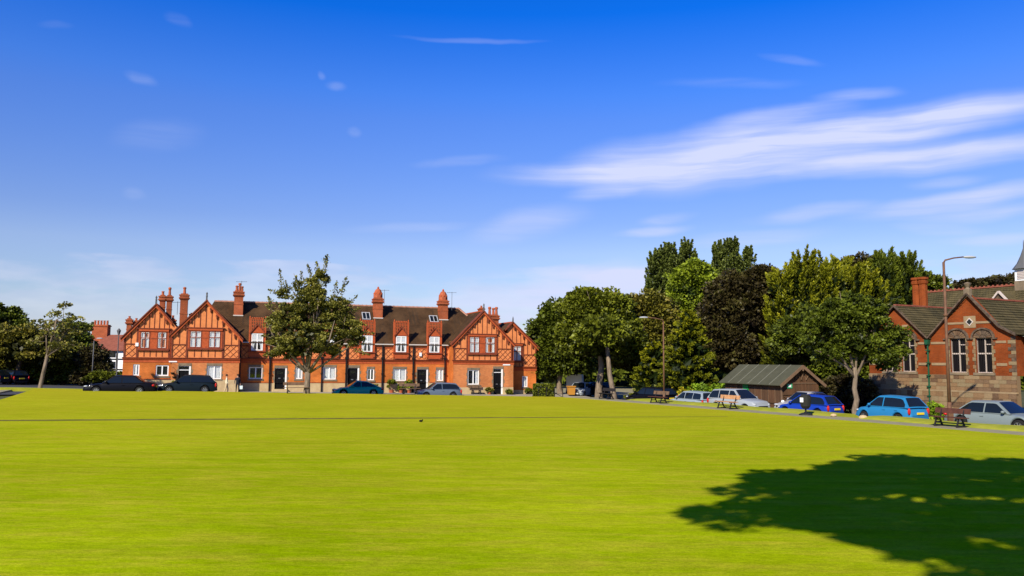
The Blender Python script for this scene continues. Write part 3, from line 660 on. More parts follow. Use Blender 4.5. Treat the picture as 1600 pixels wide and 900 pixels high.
# far right small gable (half hidden by the wing)
def small_gable():
    y = 1.5; apx, zA, bR, zR = 35.5, 7.3, 38.1, 4.9
    zr = lambda x: zR+(zA-zR)*(bR-x)/(bR-apx)
    part('corner_post', 'timber_dark', T, (36.58, 36.72, y-.07, y-.002, 2.83, 5.05)); part('corner_post', 'timber_dark', T, (37.98, 38.1, y-.06, y-.002, 2.83, 4.8))
    part('head_beam', 'terracotta', T, (35.12, 36.6, y-.16, y-.002, 4.93, 5.10)); part('head_moulding', 'timber_dark', T, (35.12, 36.8, y-.2, y-.003, 5.102, 5.18))
    window(T, 35.45, 36.50, 3.35, 4.9, y-.13, fm='terracotta_dark', cols=2, trans=.62, curtain=1, sill=False)
    wf = MB()
    for k in range(2):
        c0, c1 = 35.54+.435*k+.02, 35.54+.435*(k+1)-.02
        for za, zb_ in ((3.44, 4.25), (4.36, 4.81)):
            wf.box(c0, c0+.026, y-.095, y-.075, za, zb_); wf.box(c1-.026, c1, y-.095, y-.075, za, zb_); wf.box(c0+.026, c1-.026, y-.095, y-.075, za, za+.026); wf.box(c0+.026, c1-.026, y-.095, y-.075, zb_-.026, zb_)
    wf.build('casement', 'white_paint', T)
    part('sill_beam', 'terracotta_dark', T, (35.12, 36.7, y-.14, y-.072, 3.2, 3.345))
    lattice(36.75, 37.95, 2.9, 3.95, y); part('rail', 'timber_dark', T, (36.73, 37.97, y-.055, y-.004, 3.97, 4.05))
    for x in (37.15, 37.6): batten(x-.033, x+.033, y, 4.052, zr(x)-.28)
    for x in (35.5, 35.95, 36.4, 36.8): batten(x-.033, x+.033, y, 5.182, zr(x)-.28)
    for x in (35.4, 35.9, 36.3): batten(x-.033, x+.033, y, 2.84, 3.195)
    q = MB(); q.prism([(bR+.2, zR-.26), (apx, zA-.08), (apx, zA-.3), (bR+.2, zR-.48)], y-.2, y-.004); q.build('bargeboard', 'terracotta', T)
    q = MB(); q.prism([(bR+.26, zR-.25), (apx, zA-.075), (apx, zA+.06), (bR+.26, zR-.11)], y-.27, y+.3); q.build('verge_coping', 'timber_dark', T)
    q = MB(); q.prism([(34.7, 6.4), (apx, zA-.075), (apx, zA+.06), (34.7, 6.53)], y-.27, y+.3); q.build('verge_coping', 'timber_dark', T)
    q = MB()
    for k in range(5):
        px = bR-.4-k*.5; pz = zr(px)-.3; q.box(px-.05, px+.05, y-.15, y-.004, pz-.30, pz+.02); q.box(px-.09, px+.09, y-.11, y-.006, pz-.14, pz)
    q.build('bracket', 'timber_dark', T)
    q = MB(); q.box(apx-.06, apx+.06, y-.22, y-.1, zA-.05, zA+.2); q.lathe([(.05, 0), (.08, .1), (.02, .35)], (apx, y-.16, zA+.201), 8); q.build('finial', 'lead', T)
small_gable()
for h in h_l: ground_window(*h, .12, curtain=.8 if h[0] < 1 else 0, surround=False)
ground_window(*h_2[1], 0, curtain=1); door(4.42, 5.38, .55, 2.72, 0, fan=True)
for i, h in enumerate(MIDW): ground_window(*h, DM, curtain=(.0, .8, .8, .0, 1, .8)[i])
for h in MIDD: door(*h, DM)
ground_window(30.40, 31.55, 1.05, 2.47, 0, curtain=.5); door(33.03, 34.0, .10, 2.60, 0, fan=True)
ground_window(36.60, 37.18, .75, 1.85, 1.5, curtain=1, surround=False)
# ---- middle range: lattice fields between dormers
DORM = [10.85, 14.15, 17.45, 20.85, 24.12, 27.42]
def dormer(c):
    y = DM-.16; a, b_ = c-.74, c+.74
    d = MB(); d.box(a+.12, b_-.12, y+.02, DM+2.2, 3.62, 5.80); d_o = d.build('dormer', 'terracotta', T)
    for x in (a, b_-.12):
        q = MB(); q.box(x, x+.12, y-.05, y+.35, 3.62, 7.05); q.box(x-.03, x+.15, y-.08, y+.3, 4.02, 4.12); q.lathe([(.05, 0), (.075, .08), (.02, .22)], (x+.06, y+.05, 7.051), 6); q.build('pilaster', 'terracotta', d_o)
    part('apron', 'terracotta', d_o, (a+.125, b_-.125, y-.02, y+.018, 3.45, 4.0)); part('ledge', 'terracotta_dark', d_o, (a-.06, b_+.06, y-.14, y+.0, 4.001, 4.10))
    part('base_moulding', 'timber_dark', d_o, (a-.03, b_+.03, y-.07, y+.016, 3.44, 3.52))
    # window: white frame, 2 lights with transom
    fr = MB(); u0, u1, z0, z1, fw, yf = c-.50, c+.50, 4.13, 5.66, .075, y-.02
    fr.box(u0, u0+fw, yf, yf+.06, z0, z1); fr.box(u1-fw, u1, yf, yf+.06, z0, z1); fr.box(u0+fw, u1-fw, yf, yf+.06, z0, z0+fw); fr.box(u0+fw, u1-fw, yf, yf+.06, z1-fw, z1)
    fr.box(c-.05, c+.05, yf-.005, yf+.055, z0+fw, z1-fw); zt = z0+(z1-z0)*.60
    fr.box(u0+fw, c-.05, yf-.002, yf+.05, zt-.045, zt+.045); fr.box(c+.05, u1-fw, yf-.002, yf+.05, zt-.045, zt+.045)
    fr.build('window', 'white_paint', d_o)
    g_ = MB(); cu = MB(); g_.box(u0+.01, u1-.01, yf+.012, yf+.016, z0+.02, z1-.02); g_.build('pane', 'glass', d_o)
    part('dark_room_plate', 'room_dark', d_o, (u0, u1, yf+.034, yf+.038, z0, z1))
    for (xa, xb, xc) in ((u0+fw, c-.05, 0), (c+.05, u1-fw, 1)):
        cu.box(xa, xb, yf+.026, yf+.031, zt+.05, z1-fw)
        lo = (xa, z0+.08), (xa+.30 if xc == 0 else xb, z0+.08), ((xb if xc == 0 else xb), zt-.05), (xa, zt-.05)
        if xc == 0: cu.prism([(xa, z0+.08), (xa+.12, z0+.08), (xa+.16, z0+.5), (xb, zt-.05), (xa, zt-.05)], yf+.026, yf+.031)
        else: cu.prism([(xb, z0+.08), (xb-.12, z0+.08), (xb-.16, z0+.5), (xa, zt-.05), (xb, zt-.05)], yf+.026, yf+.031)
    cu.build('curtain', 'curtain', d_o)
    # pediment and pierced parapet
    q = MB(); q.prism([(c-.60, 5.72), (c+.60, 5.72), (c, 6.42)], y-.05, y+.018); q.build('pediment', 'terracotta', d_o)
    for sg in (-1, 1):
        q = MB(); q.bar((c+sg*.68, y-.09, 5.68), (c, y-.09, 6.50), .085, .10, up=(0, 1, 0)); q.build('pediment_coping', 'terracotta_dark', d_o)
    q = MB(); xs = np.linspace(c-.55, c+.55, 8)
    for k, x in enumerate(xs):
        zb_ = 5.80+.82*(1-abs(x-c)/.6)
        q.box(x-.03, x+.03, y-.06, y-.008, zb_, 6.98 if k % 2 else 7.08)
    for z in (6.15, 6.45, 6.72, 6.96):
        for k in range(7):
            xa, xb = xs[k], xs[k+1]
            if z > 5.85+.82*(1-abs((xa+xb)/2-c)/.6): q.box(xa+.031, xb-.031, y-.05, y-.01, z, z+.055)
    for k in range(7):
        xm = (xs[k]+xs[k+1])/2; q.lathe([(.055, 0), (.07, .05), (.02, .13)], (xm, y-.03, 7.02), 6)
    q.build('pierced_parapet', 'terracotta', d_o)
    # roof behind the parapet
    q = MB(); q.prism([(a+.10, 5.6), (c, 6.6), (b_-.10, 5.6), (b_-.10, 5.45), (a+.10, 5.45)], y+.05, DM+2.3); q.build('dormer_roof', 'roof_tile', d_o, roofuv=True)
for c in DORM: dormer(c)
eds = [9.40]+[e for c in DORM for e in (c-.74, c+.74)]+[28.90]
for i in range(0, len(eds), 2):
    x0, x1 = eds[i], eds[i+1]
    if x1-x0 < .25: continue
    lattice(x0+.05, x1-.05, 3.48, 4.42, DM, .50)
    part('rail', 'terracotta', T, (x0, x1, DM-.04, DM-.002, 4.46, 4.56)); part('rail', 'timber_dark', T, (x0, x1, DM-.05, DM-.004, 4.562, 4.60))
for i in range(0, len(eds), 2): part('gutter', 'mortar_white', T, (eds[i], eds[i+1], DM-.25, DM-.05, 4.80, 4.90))
for x, w_ in ((12.04, .07), (16.69, .06), (18.94, .08), (22.37, .08), (25.36, .08), (28.53, .07)):
    q = MB(); q.tube([(x, DM-.13, 4.8), (x, DM-.13, -.2)], w_, 8); q.box(x-.13, x+.13, DM-.25, DM-.02, 3.42, 3.62); q.box(x-.11, x+.11, DM-.23, DM-.01, 2.0, 2.08); q.build('drainpipe', 'pipe_black', T)
for x, y, z1 in ((9.22, -.16, 5.1), (4.0, -.0, 0)):
    if z1: q = MB(); q.tube([(9.44, .3, 5.1), (9.44, .3, -.2)], .06, 8); q.build('drainpipe', 'pipe_black', T)
# ---- roofs
def hip_roof():
    b = MB(); e = 4.84; r = 8.82; y0 = DM-.25; ym = DM+4.0; y1 = DM+8.25
    A, B_, Cc, D = (5.0, y0, e), (34.6, y0, e), (34.6, y1, e), (5.0, y1, e); r0, r1 = (7.0, ym, r), (31.0, ym, r)
    b.add([A, B_, Cc, D, r0, r1], [(0, 1, 5, 4), (1, 2, 5), (2, 3, 4, 5), (3, 0, 4)])
    b.add([A, B_, Cc, D], [(0, 3, 2, 1)])
    b.build('roof', 'roof_tile', T, roofuv=True)
    q = MB(); n = 60
    for k in range(n):
        x = 7.0+24.0*k/n; q.box(x, x+.385, ym-.11, ym+.11, r-.08, r+.05); q.box(x+.33, x+.37, ym-.07, ym+.07, r+.051, r+.09)
    q.bar((31, ym, r+.0), (34.6, y0, e+.0), .2, .12)
    q.build('ridge_tiles', 'ridge_clay', T)['kind'] = 'stuff'
hip_roof()
def gable_roof(a, apex, bR, zL, zR, zA, y0, y1):
    b = MB(); ov = .18
    kL = (zA-zL)/(apex-a); kR = (zA-zR)/(bR-apex); al, ar = a-ov, bR+ov; zl, zr = zL-ov*kL, zR-ov*kR
    t = .10
    b.add([(al, y0, zl), (apex, y0, zA), (apex, y1, zA), (al, y1, zl)], [(0, 1, 2, 3)])
    b.add([(ar, y0, zr), (apex, y0, zA), (apex, y1, zA), (ar, y1, zr)], [(3, 2, 1, 0)])
    b.add([(al, y0, zl-t), (apex, y0, zA-t), (apex, y1, zA-t), (al, y1, zl-t)], [(3, 2, 1, 0)])
    b.add([(ar, y0, zr-t), (apex, y0, zA-t), (apex, y1, zA-t), (ar, y1, zr-t)], [(0, 1, 2, 3)])
    b.add([(al, y0, zl), (al, y1, zl), (al, y1, zl-t), (al, y0, zl-t), (ar, y0, zr), (ar, y1, zr), (ar, y1, zr-t), (ar, y0, zr-t)], [(0, 1, 2, 3), (7, 6, 5, 4)])
    b.build('roof', 'roof_tile', T, roofuv=True)
    part('ridge_tiles', 'terracotta', T, (apex-.10, apex+.10, y0+.2, y1, zA-.06, zA+.05))
gable_roof(0, 2.38, 4.76, 5.25, 5.25, 8.0, .14, YB)
gable_roof(GL2, 6.44, 9.34, 5.45, 5.31, 8.46, .02, 6.5)
gable_roof(28.95, 31.91, 34.94, 5.17, 5.22, 8.26, .02, 7.0)
gable_roof(32.9, 35.5, 38.1, 4.9, 4.9, 7.3, 1.52, YB)
# back gable ends
b = MB(); b.quad((0, YB-.01, 5), (4.76, YB-.01, 5), (2.38, YB-.01, 8)); b.quad((38.1, YB-.01, 4.9), (32.9, YB-.01, 4.9), (35.5, YB-.01, 7.3)); b.build('back_wall', 'brick', T)
# ---- chimneys
def chimney(x0, x1, y0, y1, z0, z1, pots=(), domed=False, m='chimney_brick', par=None, base=True):
    b = MB(); b.box(x0, x1, y0, y1, z0, z1-.55)
    for k, (e, h0, h1) in enumerate(((.07, .55, .47), (.13, .469, .36), (.06, .359, .22), (.11, .219, .10))): b.box(x0-e, x1+e, y0-e, y1+e, z1-h0, z1-h1-.001)
    b.box(x0+.02, x1-.02, y0+.02, y1-.02, z1-.10, z1)
    b.box(x0-.03, x1+.03, y0-.03, y1+.03, z0+(z1-z0)*.45, z0+(z1-z0)*.45+.08)
    o = b.build('chimney', m, par or T)
    if base: part('flashing', 'mortar_white', o, (x0-.05, x1+.05, y0-.05, y1+.05, z0, z0+.10))
    for (px, py, r, h) in pots:
        q = MB(); q.lathe([(r, 0), (r*.95, h*.2), (r*.8, h*.7), (r*1.1, h*.75), (r*1.1, h*.9), (r*.75, h)], (px, py, z1), 10); q.build('chimney_pot', 'pot', o)
    if domed:
        q = MB(); cx, cy, R0 = (x0+x1)/2, (y0+y1)/2, (x1-x0)/2+.03
        q.lathe([(R0, 0), (R0*1.02, .25), (R0*.95, .3), (R0*.86, .55), (R0*.62, .78), (R0*.3, .9)], (cx, cy, z1), 8, R(22.5))
        q.build('chimney_cap', 'pot', o)
        q = MB()
        for k in range(8):
            a = k*math.pi/4; q.lathe([(.06, 0), (.08, .1), (.03, .2)], (cx+R0*.86*math.cos(a), cy+R0*.86*math.sin(a), z1+.31), 6)
        q.lathe([(.08, 0), (.11, .12), (.03, .25)], (cx, cy, z1+.88), 6); q.build('cap_ornament', 'terracotta', o)['kind'] = 'stuff'
    return o
chimney(8.75, 9.55, 4.1, 5.1, 7.35, 9.75, [(8.95, 4.6, .13, .5), (9.2, 4.6, .12, .75), (9.42, 4.6, .13, .45)])
chimney(21.9, 22.75, 4.2, 5.1, 7.45, 9.55, domed=True)
chimney(28.6, 29.45, 4.2, 5.1, 7.45, 9.55, domed=True)
chimney(2.45, 2.90, 2.6, 3.2, 7.0, 9.0, [(2.67, 2.9, .12, .35)], base=False); chimney(3.02, 3.45, 2.6, 3.2, 6.6, 9.0, [(3.23, 2.9, .12, .72)], base=False)
chimney(4.15, 4.78, 2.7, 3.4, 5.8, 9.2, [(4.46, 3.05, .13, .6)], base=False)
chimney(-.15, .22, 2.8, 3.4, 5.0, 6.85, [(.03, 3.1, .1, .2)], base=False); chimney(.38, .72, 3.2, 3.8, 5.3, 6.7, [(.55, 3.5, .1, .2)], base=False)
chimney(3.45, 3.85, 1.6, 2.2, 5.3, 6.85, [(3.65, 1.9, .11, .3)], base=False); chimney(5.0, 5.6, 3.4, 4.0, 6.0, 7.5, base=False)
chimney(32.35, 32.75, 2.4, 3.0, 7.5, 8.75, [(32.55, 2.7, .11, .2)], base=False)
chimney(33.4, 34.5, 2.9, 3.6, 6.2, 8.1, [(33.6, 3.2, .16, .8), (34.0, 3.2, .15, .7), (34.33, 3.2, .16, .8)], base=False)
chimney(35.1-.35, 35.1+.25, 3.6, 4.2, 5.8, 6.9, base=False)
chimney(37.0, 37.55, 3.5, 4.1, 4.8, 6.3, base=False)
# ---- skylights, aerials, alarm boxes, small signs
def skylight(x0, x1, z0, z1):
    k = (8.82-4.84)/4.25
    def P(x, z, o): return (x, DM-.25+(z-4.84)/k-o*.68, z+o*.73)
    b = MB()
    for (xa, xb, za, zb_) in ((x0, x0+.07, z0, z1), (x1-.07, x1, z0, z1), (x0+.07, x1-.07, z0, z0+.06), (x0+.07, x1-.07, z1-.06, z1), ((x0+x1)/2-.03, (x0+x1)/2+.03, z0+.06, z1-.06)):
        b.add([P(xa, za, .02), P(xb, za, .02), P(xb, zb_, .02), P(xa, zb_, .02), P(xa, za, .12), P(xb, za, .12), P(xb, zb_, .12), P(xa, zb_, .12)], [(4, 5, 6, 7), (0, 1, 5, 4), (1, 2, 6, 5), (2, 3, 7, 6), (3, 0, 4, 7)])
    o = b.build('skylight', 'lamp_grey', T)
    q = MB(); q.quad(P(x0+.05, z0+.05, .07), P(x1-.05, z0+.05, .07), P(x1-.05, z1-.05, .07), P(x0+.05, z1-.05, .07)); q.build('pane', 'car_glass', o)
skylight(20.75, 21.55, 7.25, 8.0); skylight(27.55, 28.4, 7.15, 7.85)
def aerial(x, y, z, h, n=5):
    b = MB(); b.tube([(x, y, z), (x, y, z+h)], .02, 5); b.tube([(x-.5, y, z+h-.1), (x+.5, y+.1, z+h-.05)], .015, 4)
    for k in range(n): xx = x-.45+.9*k/(n-1); b.tube([(xx, y-.15, z+h-.09), (xx, y+.2, z+h-.05)], .01, 4)
    b.build('aerial', 'lead', T)
aerial(9.35, 4.5, 9.5, 1.2); aerial(29.9, 4.4, 8.5, 1.9); aerial(22.95, 4.6, 8.9, 1.5); aerial(3.9, 3.4, 7.3, 1.2)
part('alarm_box', 'white_paint', T, (1.03-.12, 1.03+.12, -.02, .118, 4.35, 4.65)); part('alarm_box', 'white_paint', T, (25.95, 26.18, DM-.14, DM-.032, 3.75, 4.1))
part('street_sign', 'white_paint', T, (3.6, 4.25, -.05, -.01, 3.02, 3.12)); part('street_sign', 'white_paint', T, (34.0, 34.75, -.05, -.01, 2.92, 3.04))
def basket(x, y, z):
    b = MB(); b.lathe([(.05, -.2), (.16, -.08), (.2, 0)], (x, y-.25, z), 8); b.bar((x, y, z+.45), (x, y-.25, z+.4), .02); b.bar((x, y-.25, z+.4), (x, y-.25, z), .01)
    return b.build('hanging_basket', 'soil', T)

# ------------------------------------------------------------------ foliage
def leaf_mesh(name, pts, dirs, size, elong, tone, m, parent=None, seed=0, flat=.0):
    """pts Nx3 centres, dirs Nx3 long axes, one rhombic leaf spray each"""
    rng = np.random.default_rng(seed); n = len(pts)
    d = dirs/np.maximum(np.linalg.norm(dirs, axis=1, keepdims=True), 1e-6)
    r = rng.normal(size=(n, 3)); r[:, 2] *= (1-flat); sd_ = np.cross(d, r); sd_ /= np.maximum(np.linalg.norm(sd_, axis=1, keepdims=True), 1e-6)
    s = size*rng.uniform(.65, 1.35, (n, 1)); a = d*s*elong; b = sd_*s*.5
    nrm = np.cross(d, sd_)*s*.18
    v = np.empty((n, 4, 3)); v[:, 0] = pts-a*.5; v[:, 1] = pts+b+nrm; v[:, 2] = pts+a*.5; v[:, 3] = pts-b+nrm
    me = bpy.data.meshes.new(name); me.vertices.add(n*4); me.vertices.foreach_set('co', v.reshape(-1).astype(np.float32))
    me.loops.add(n*4); me.loops.foreach_set('vertex_index', np.arange(n*4, dtype=np.int32))
    me.polygons.add(n); me.polygons.foreach_set('loop_start', np.arange(0, n*4, 4, dtype=np.int32)); me.polygons.foreach_set('loop_total', np.full(n, 4, dtype=np.int32))
    at = me.attributes.new('tone', 'FLOAT', 'POINT'); at.data.foreach_set('value', np.repeat(np.clip(tone, 0, 1), 4).astype(np.float32))
    me.materials.append(M[m]); me.update(); me.validate()
    o = bpy.data.objects.new(name, me); C.objects.link(o)
    if parent: o.parent = parent
    return o
def crown_points(lobes, n_cl, per, cl_r, rng, shell=.72):
    """clump centres on the shells of ellipsoid lobes, leaves round each clump centre"""
    lobes = np.array(lobes, float); vol = (lobes[:, 3]*lobes[:, 4]*lobes[:, 5])**(2/3); pick = rng.choice(len(lobes), n_cl, p=vol/vol.sum())
    u = rng.normal(size=(n_cl, 3)); u /= np.linalg.norm(u, axis=1, keepdims=True); u[:, 2] = np.where(u[:, 2] < -.55, -u[:, 2]*.5, u[:, 2])
    rad = rng.uniform(shell, 1.02, (n_cl, 1))+np.where(rng.random((n_cl, 1)) < .16, rng.uniform(0, .16, (n_cl, 1)), 0); c = lobes[pick, :3]+u*rad*lobes[pick, 3:6]
    # drop clumps buried deep inside another lobe
    keep = np.ones(n_cl, bool)
    for L_ in lobes: keep &= (((c-L_[:3])/L_[3:6])**2).sum(1) > .38
    c = c[keep]; u = u[keep]; k = len(c)
    cr = cl_r*rng.uniform(.6, 1.4, (k, 1)); ct = rng.uniform(0, 1, k)
    w_ = rng.normal(size=(k, per, 3)); w_ /= np.linalg.norm(w_, axis=2, keepdims=True); w_ *= rng.uniform(.35, 1, (k, per, 1))**.6
    w_[:, :, 2] *= .62
    p = c[:, None]+w_*cr[:, None]
    dirs = w_+.55*u[:, None]+rng.normal(size=(k, per, 3))*.45+np.array([0, 0, -.15])
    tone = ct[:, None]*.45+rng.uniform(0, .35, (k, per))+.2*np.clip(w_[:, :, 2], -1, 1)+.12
    return p.reshape(-1, 3), dirs.reshape(-1, 3), tone.reshape(-1), c
def core_points(lobes, n, rng, r=.74):
    lobes = np.array(lobes, float); vol = lobes[:, 3]*lobes[:, 4]*lobes[:, 5]; pick = rng.choice(len(lobes), n, p=vol/vol.sum())
    u = rng.normal(size=(n, 3)); u /= np.linalg.norm(u, axis=1, keepdims=True); u *= rng.uniform(.2, 1, (n, 1))**.4*r
    return lobes[pick, :3]+u*lobes[pick, 3:6]
def tree(name, label, cat, loc, lobes, leafm, n_cl, per, cl_r, size, trunk, seed, bark='bark', limbs=6, core=1500, elong=1.5, group=None, shell=.72, core_size=.55):
    rng = np.random.default_rng(seed); o = empty(name, loc, 0, label, cat, group); per = int(per*1.55); size *= .74; n_cl = int(n_cl*1.15)
    p, d, t, c = crown_points(lobes, n_cl, per, cl_r, rng, shell)
    if core:
        q = core_points(lobes, core, rng); k = len(q)
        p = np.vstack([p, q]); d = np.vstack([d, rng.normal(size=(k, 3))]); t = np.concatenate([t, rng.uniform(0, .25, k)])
        sz = np.concatenate([np.full((len(p)-k), size), np.full(k, core_size)])[:, None]
    else: sz = size
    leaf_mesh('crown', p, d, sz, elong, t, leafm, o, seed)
    b = MB()
    if trunk:
        base, r0, top, r1 = trunk; base = Vector(base); top = Vector(top)
        pts = [base+(top-base)*k/5+Vector((rng.normal()*.05*r0*6, rng.normal()*.05*r0*6, 0))*(0 < k < 5) for k in range(6)]
        b.tube([pts[0]-Vector((0, 0, .3))]+pts, [r0*1.5]+[r0*1.25]+[r0+(r1-r0)*k/5 for k in range(1, 6)], 10)
        sel = rng.choice(len(c), min(limbs, len(c)), replace=False)
        for i, s_ in enumerate(sel):
            e = Vector(c[s_]); f0 = rng.uniform(.75, 1.0); s0 = base+(top-base)*f0
            mid = s0.lerp(e, .5)+Vector((rng.normal()*.25, rng.normal()*.25, .25*rng.random()))
            b.tube([s0-(top-base).normalized()*.2, s0.lerp(mid, .5)+Vector((0, 0, .1)), mid, mid.lerp(e, .6), e], [r1*.75, r1*.6, r1*.42, r1*.25, .02], 6)
            for jj in range(2):
                e2 = e+Vector(rng.normal(size=3))*cl_r*.8; b.tube([mid, mid.lerp(e2, .5)+Vector((0, 0, .12)), e2], [r1*.28, r1*.18, .012], 5)
        b.build('trunk', bark, o, smooth=True)
    return o
def plume_tree(name, label, cat, loc, plumes, leafm, size, seed, trunk=None, group=None, tipb=1., core=None, lean=.35, dens=1., elong=2.8, goldz=None):
    """conifer from upswept sprays; plumes: (x,y,z, dx,dy,dz, length, width, n)"""
    rng = np.random.default_rng(seed); o = empty(name, loc, 0, label, cat, group); P, D, TN = [], [], []
    for (x, y, z, dx, dy, dz, ln, wd, n) in plumes:
        n = int(n*dens); ax_ = np.array([dx, dy, dz], float); ax_ /= np.linalg.norm(ax_)
        t = rng.uniform(0, 1, n)**.85; rad = wd*(1-t)**.65*rng.uniform(.25, 1, n)
        r = rng.normal(size=(n, 3)); r -= (r@ax_)[:, None]*ax_; r /= np.linalg.norm(r, axis=1, keepdims=True)
        p = np.array([x, y, z])+ax_*(t*ln)[:, None]+r*rad[:, None]; p[:, 2] -= (rad*.35)*(t < .8)
        P.append(p); D.append(ax_*.9+r*lean*1.6+rng.normal(size=(n, 3))*.22); TN.append(.08+t*.55*tipb+rng.uniform(-.12, .22, n)+(rad/wd)*.18*tipb)
    P, D, TN = np.vstack(P), np.vstack(D), np.concatenate(TN); sz = np.full(len(P), size)
    if core:
        q = core_points(core[0], core[1], rng, .8); P = np.vstack([P, q]); D = np.vstack([D, rng.normal(size=(len(q), 3))]); TN = np.concatenate([TN, rng.uniform(0, .12, len(q))]); sz = np.concatenate([sz, np.full(len(q), core[2])])
    if goldz: TN = TN*np.clip((P[:, 2]-goldz[0])/(goldz[1]-goldz[0]), .45, 1.)
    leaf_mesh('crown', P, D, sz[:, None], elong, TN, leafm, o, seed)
    if trunk:
        b = MB(); b.tube([trunk[0], trunk[1]], [trunk[2], trunk[3]], 8); b.build('trunk', 'bark_dark', o, smooth=True)
    return o
def at(x, d):  return x*d/1256.
# street trees before the terrace and at the far left
def street_tree():
    x, y = at(483-800, 63.5), 63.5; zb = .62
    s = 1256/63.5
    L = lambda px, py, rx, ry, dy=0: (((px-483)/s), dy, (564-py)/s+3.3-zb, rx/s, rx/s*.85, ry/s)
    lobes = [L(487, 490, 34, 34), L(455, 505, 28, 28, -.5), L(522, 508, 32, 24, .3), L(480, 535, 40, 28, -.8), L(545, 528, 26, 18), L(440, 538, 24, 18, .4), L(500, 446, 14, 24), L(484, 458, 12, 26),
             L(438, 468, 8, 26), L(462, 462, 7, 22), L(530, 480, 20, 14), L(510, 425, 5, 16), L(554, 512, 18, 10), L(428, 505, 12, 12), L(563, 535, 12, 8), L(450, 555, 24, 12), L(515, 550, 22, 12)]
    rng = np.random.default_rng(11); o = empty('street_tree', (x, y, zb), 0, 'upright leafy street tree with splayed limbs in front of the middle of the brick terrace', 'tree')
    p, d, t, c = crown_points([(l[0]*.93,)+tuple(l[1:]) for l in lobes], 640, 120, .38, rng, .45)
    keep = rng.random(len(c)) < 1
    q = core_points(lobes, 1100, rng, .85)
    # whips sticking out of the top
    W = []; WD = []
    bb = MB()
    for (px, py, qx, qy) in ((505, 430, 510, 405), (440, 460, 436, 422), (438, 462, 420, 455), (460, 455, 461, 432), (532, 460, 540, 434), (540, 480, 556, 462), (488, 440, 478, 414), (425, 480, 419, 466), (552, 500, 574, 510), (545, 540, 570, 538), (495, 430, 492, 410), (450, 470, 446, 440), (470, 455, 468, 425), (520, 465, 526, 440), (430, 490, 414, 478), (545, 490, 562, 482), (520, 470, 542, 440), (440, 500, 412, 500), (425, 530, 408, 526), (430, 550, 414, 558), (560, 520, 586, 522), (550, 545, 580, 556), (505, 410, 511, 400)):
        a = np.array([(px-483)/s, 0, (564-py)/s+3.3-zb]); b_ = np.array([(qx-483)/s, rng.normal()*.3, (564-qy)/s+3.3-zb])
        tt = rng.uniform(0, 1, 90)[:, None]; W.append(a+(b_-a)*tt+rng.normal(size=(90, 3))*.16*(1.15-tt)); WD.append(np.repeat((b_-a)[None], 90, 0)*.4+rng.normal(size=(90, 3)))
        bb.tube([a, b_], [.03, .01], 4)
    P = np.vstack([p, q]+W); D = np.vstack([d, rng.normal(size=q.shape)]+WD); TN = np.concatenate([t, rng.uniform(0, .3, len(q)), rng.uniform(.2, .8, 90*len(W))])
    sz = np.concatenate([np.full(len(p), .105), np.full(len(q), .26), np.full(90*len(W), .10)])[:, None]
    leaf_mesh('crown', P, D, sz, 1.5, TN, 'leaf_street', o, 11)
    b = MB(); fork = Vector((.02, 0, 1.75)); b.tube([(0, 0, -.3), (0, 0, .1), (.03, 0, .9), fork], [.36, .27, .22, .24], 10)
    for (px, py, r) in ((448, 540, .15), (462, 520, .13), (478, 500, .15), (498, 505, .13), (520, 535, .15), (545, 545, .10), (485, 470, .1), (430, 545, .09)):
        e = Vector(((px-483)/s, rng.uniform(-1.2, 1.2), (564-py)/s+3.3-zb)); m_ = fork.lerp(e, .45)+Vector((0, 0, -.15)); b.tube([fork-Vector((0, 0, .15)), m_, e, e.lerp(Vector(((px-483)/s*1.25, e.y*1.4, e.z+1.6)), 1)], [r, r*.8, r*.55, .02], 7)
        for k in range(3):
            e2 = e+Vector((rng.normal()*.8, rng.normal()*.6, abs(rng.normal())*1.2)); b.tube([m_.lerp(e, .6), e2], [r*.4, .015], 5)
    b.build('trunk', 'bark', o, smooth=True); bb.build('twigs', 'bark', o)['kind'] = 'stuff'
street_tree()
def left_tree():
    d_ = 62.; s = 1256/d_; x0 = at(69-800, d_); zb = .85
    L = lambda px, py, rx, ry, dy=0: ((px-69)/s, dy, (559-py)/s+3.3-zb, rx/s, rx/s*.8, ry/s)
    lobes = [L(97, 500, 24, 14), L(85, 520, 28, 16), L(110, 520, 24, 14, .5), L(100, 478, 14, 9), L(120, 468, 7, 8), L(92, 466, 11, 6), L(75, 492, 9, 12), L(118, 495, 12, 14), L(60, 505, 12, 9), L(104, 540, 30, 12, .3), L(72, 535, 20, 14)]
    rng = np.random.default_rng(5); o = empty('street_tree', (x0, d_, zb), 0, 'sparse young tree with a pale leaning trunk at the left corner of the green', 'tree')
    p, d, t, c = crown_points(lobes, 120, 30, .34, rng, .3)
    leaf_mesh('crown', p, d, .13, 1.5, t, 'leaf_street', o, 5)
    b = MB(); b.tube([(0, 0, -.4), (0, 0, .1), (.25, 0, 1.6), (.45, 0, 2.8)], [.24, .155, .13, .11], 10)
    for (px, py, r) in ((82, 540, .1), (96, 541, .11), (76, 510, .09), (97, 500, .09), (104, 515, .08)):
        e = Vector(((px-69)/s, rng.uniform(-.8, .8), (559-py)/s+3.3-zb)); st_ = Vector((.42, 0, 2.6)); m_ = st_.lerp(e, .5)
        b.tube([st_, m_, e], [r, r*.7, r*.4], 6)
        for k in range(5):
            ci = c[rng.integers(len(c))]; b.tube([e, e.lerp(Vector(ci), .5)+Vector((0, 0, .15)), Vector(ci)], [r*.4, r*.25, .012], 5)
    b.build('trunk', 'bark', o, smooth=True)
left_tree()
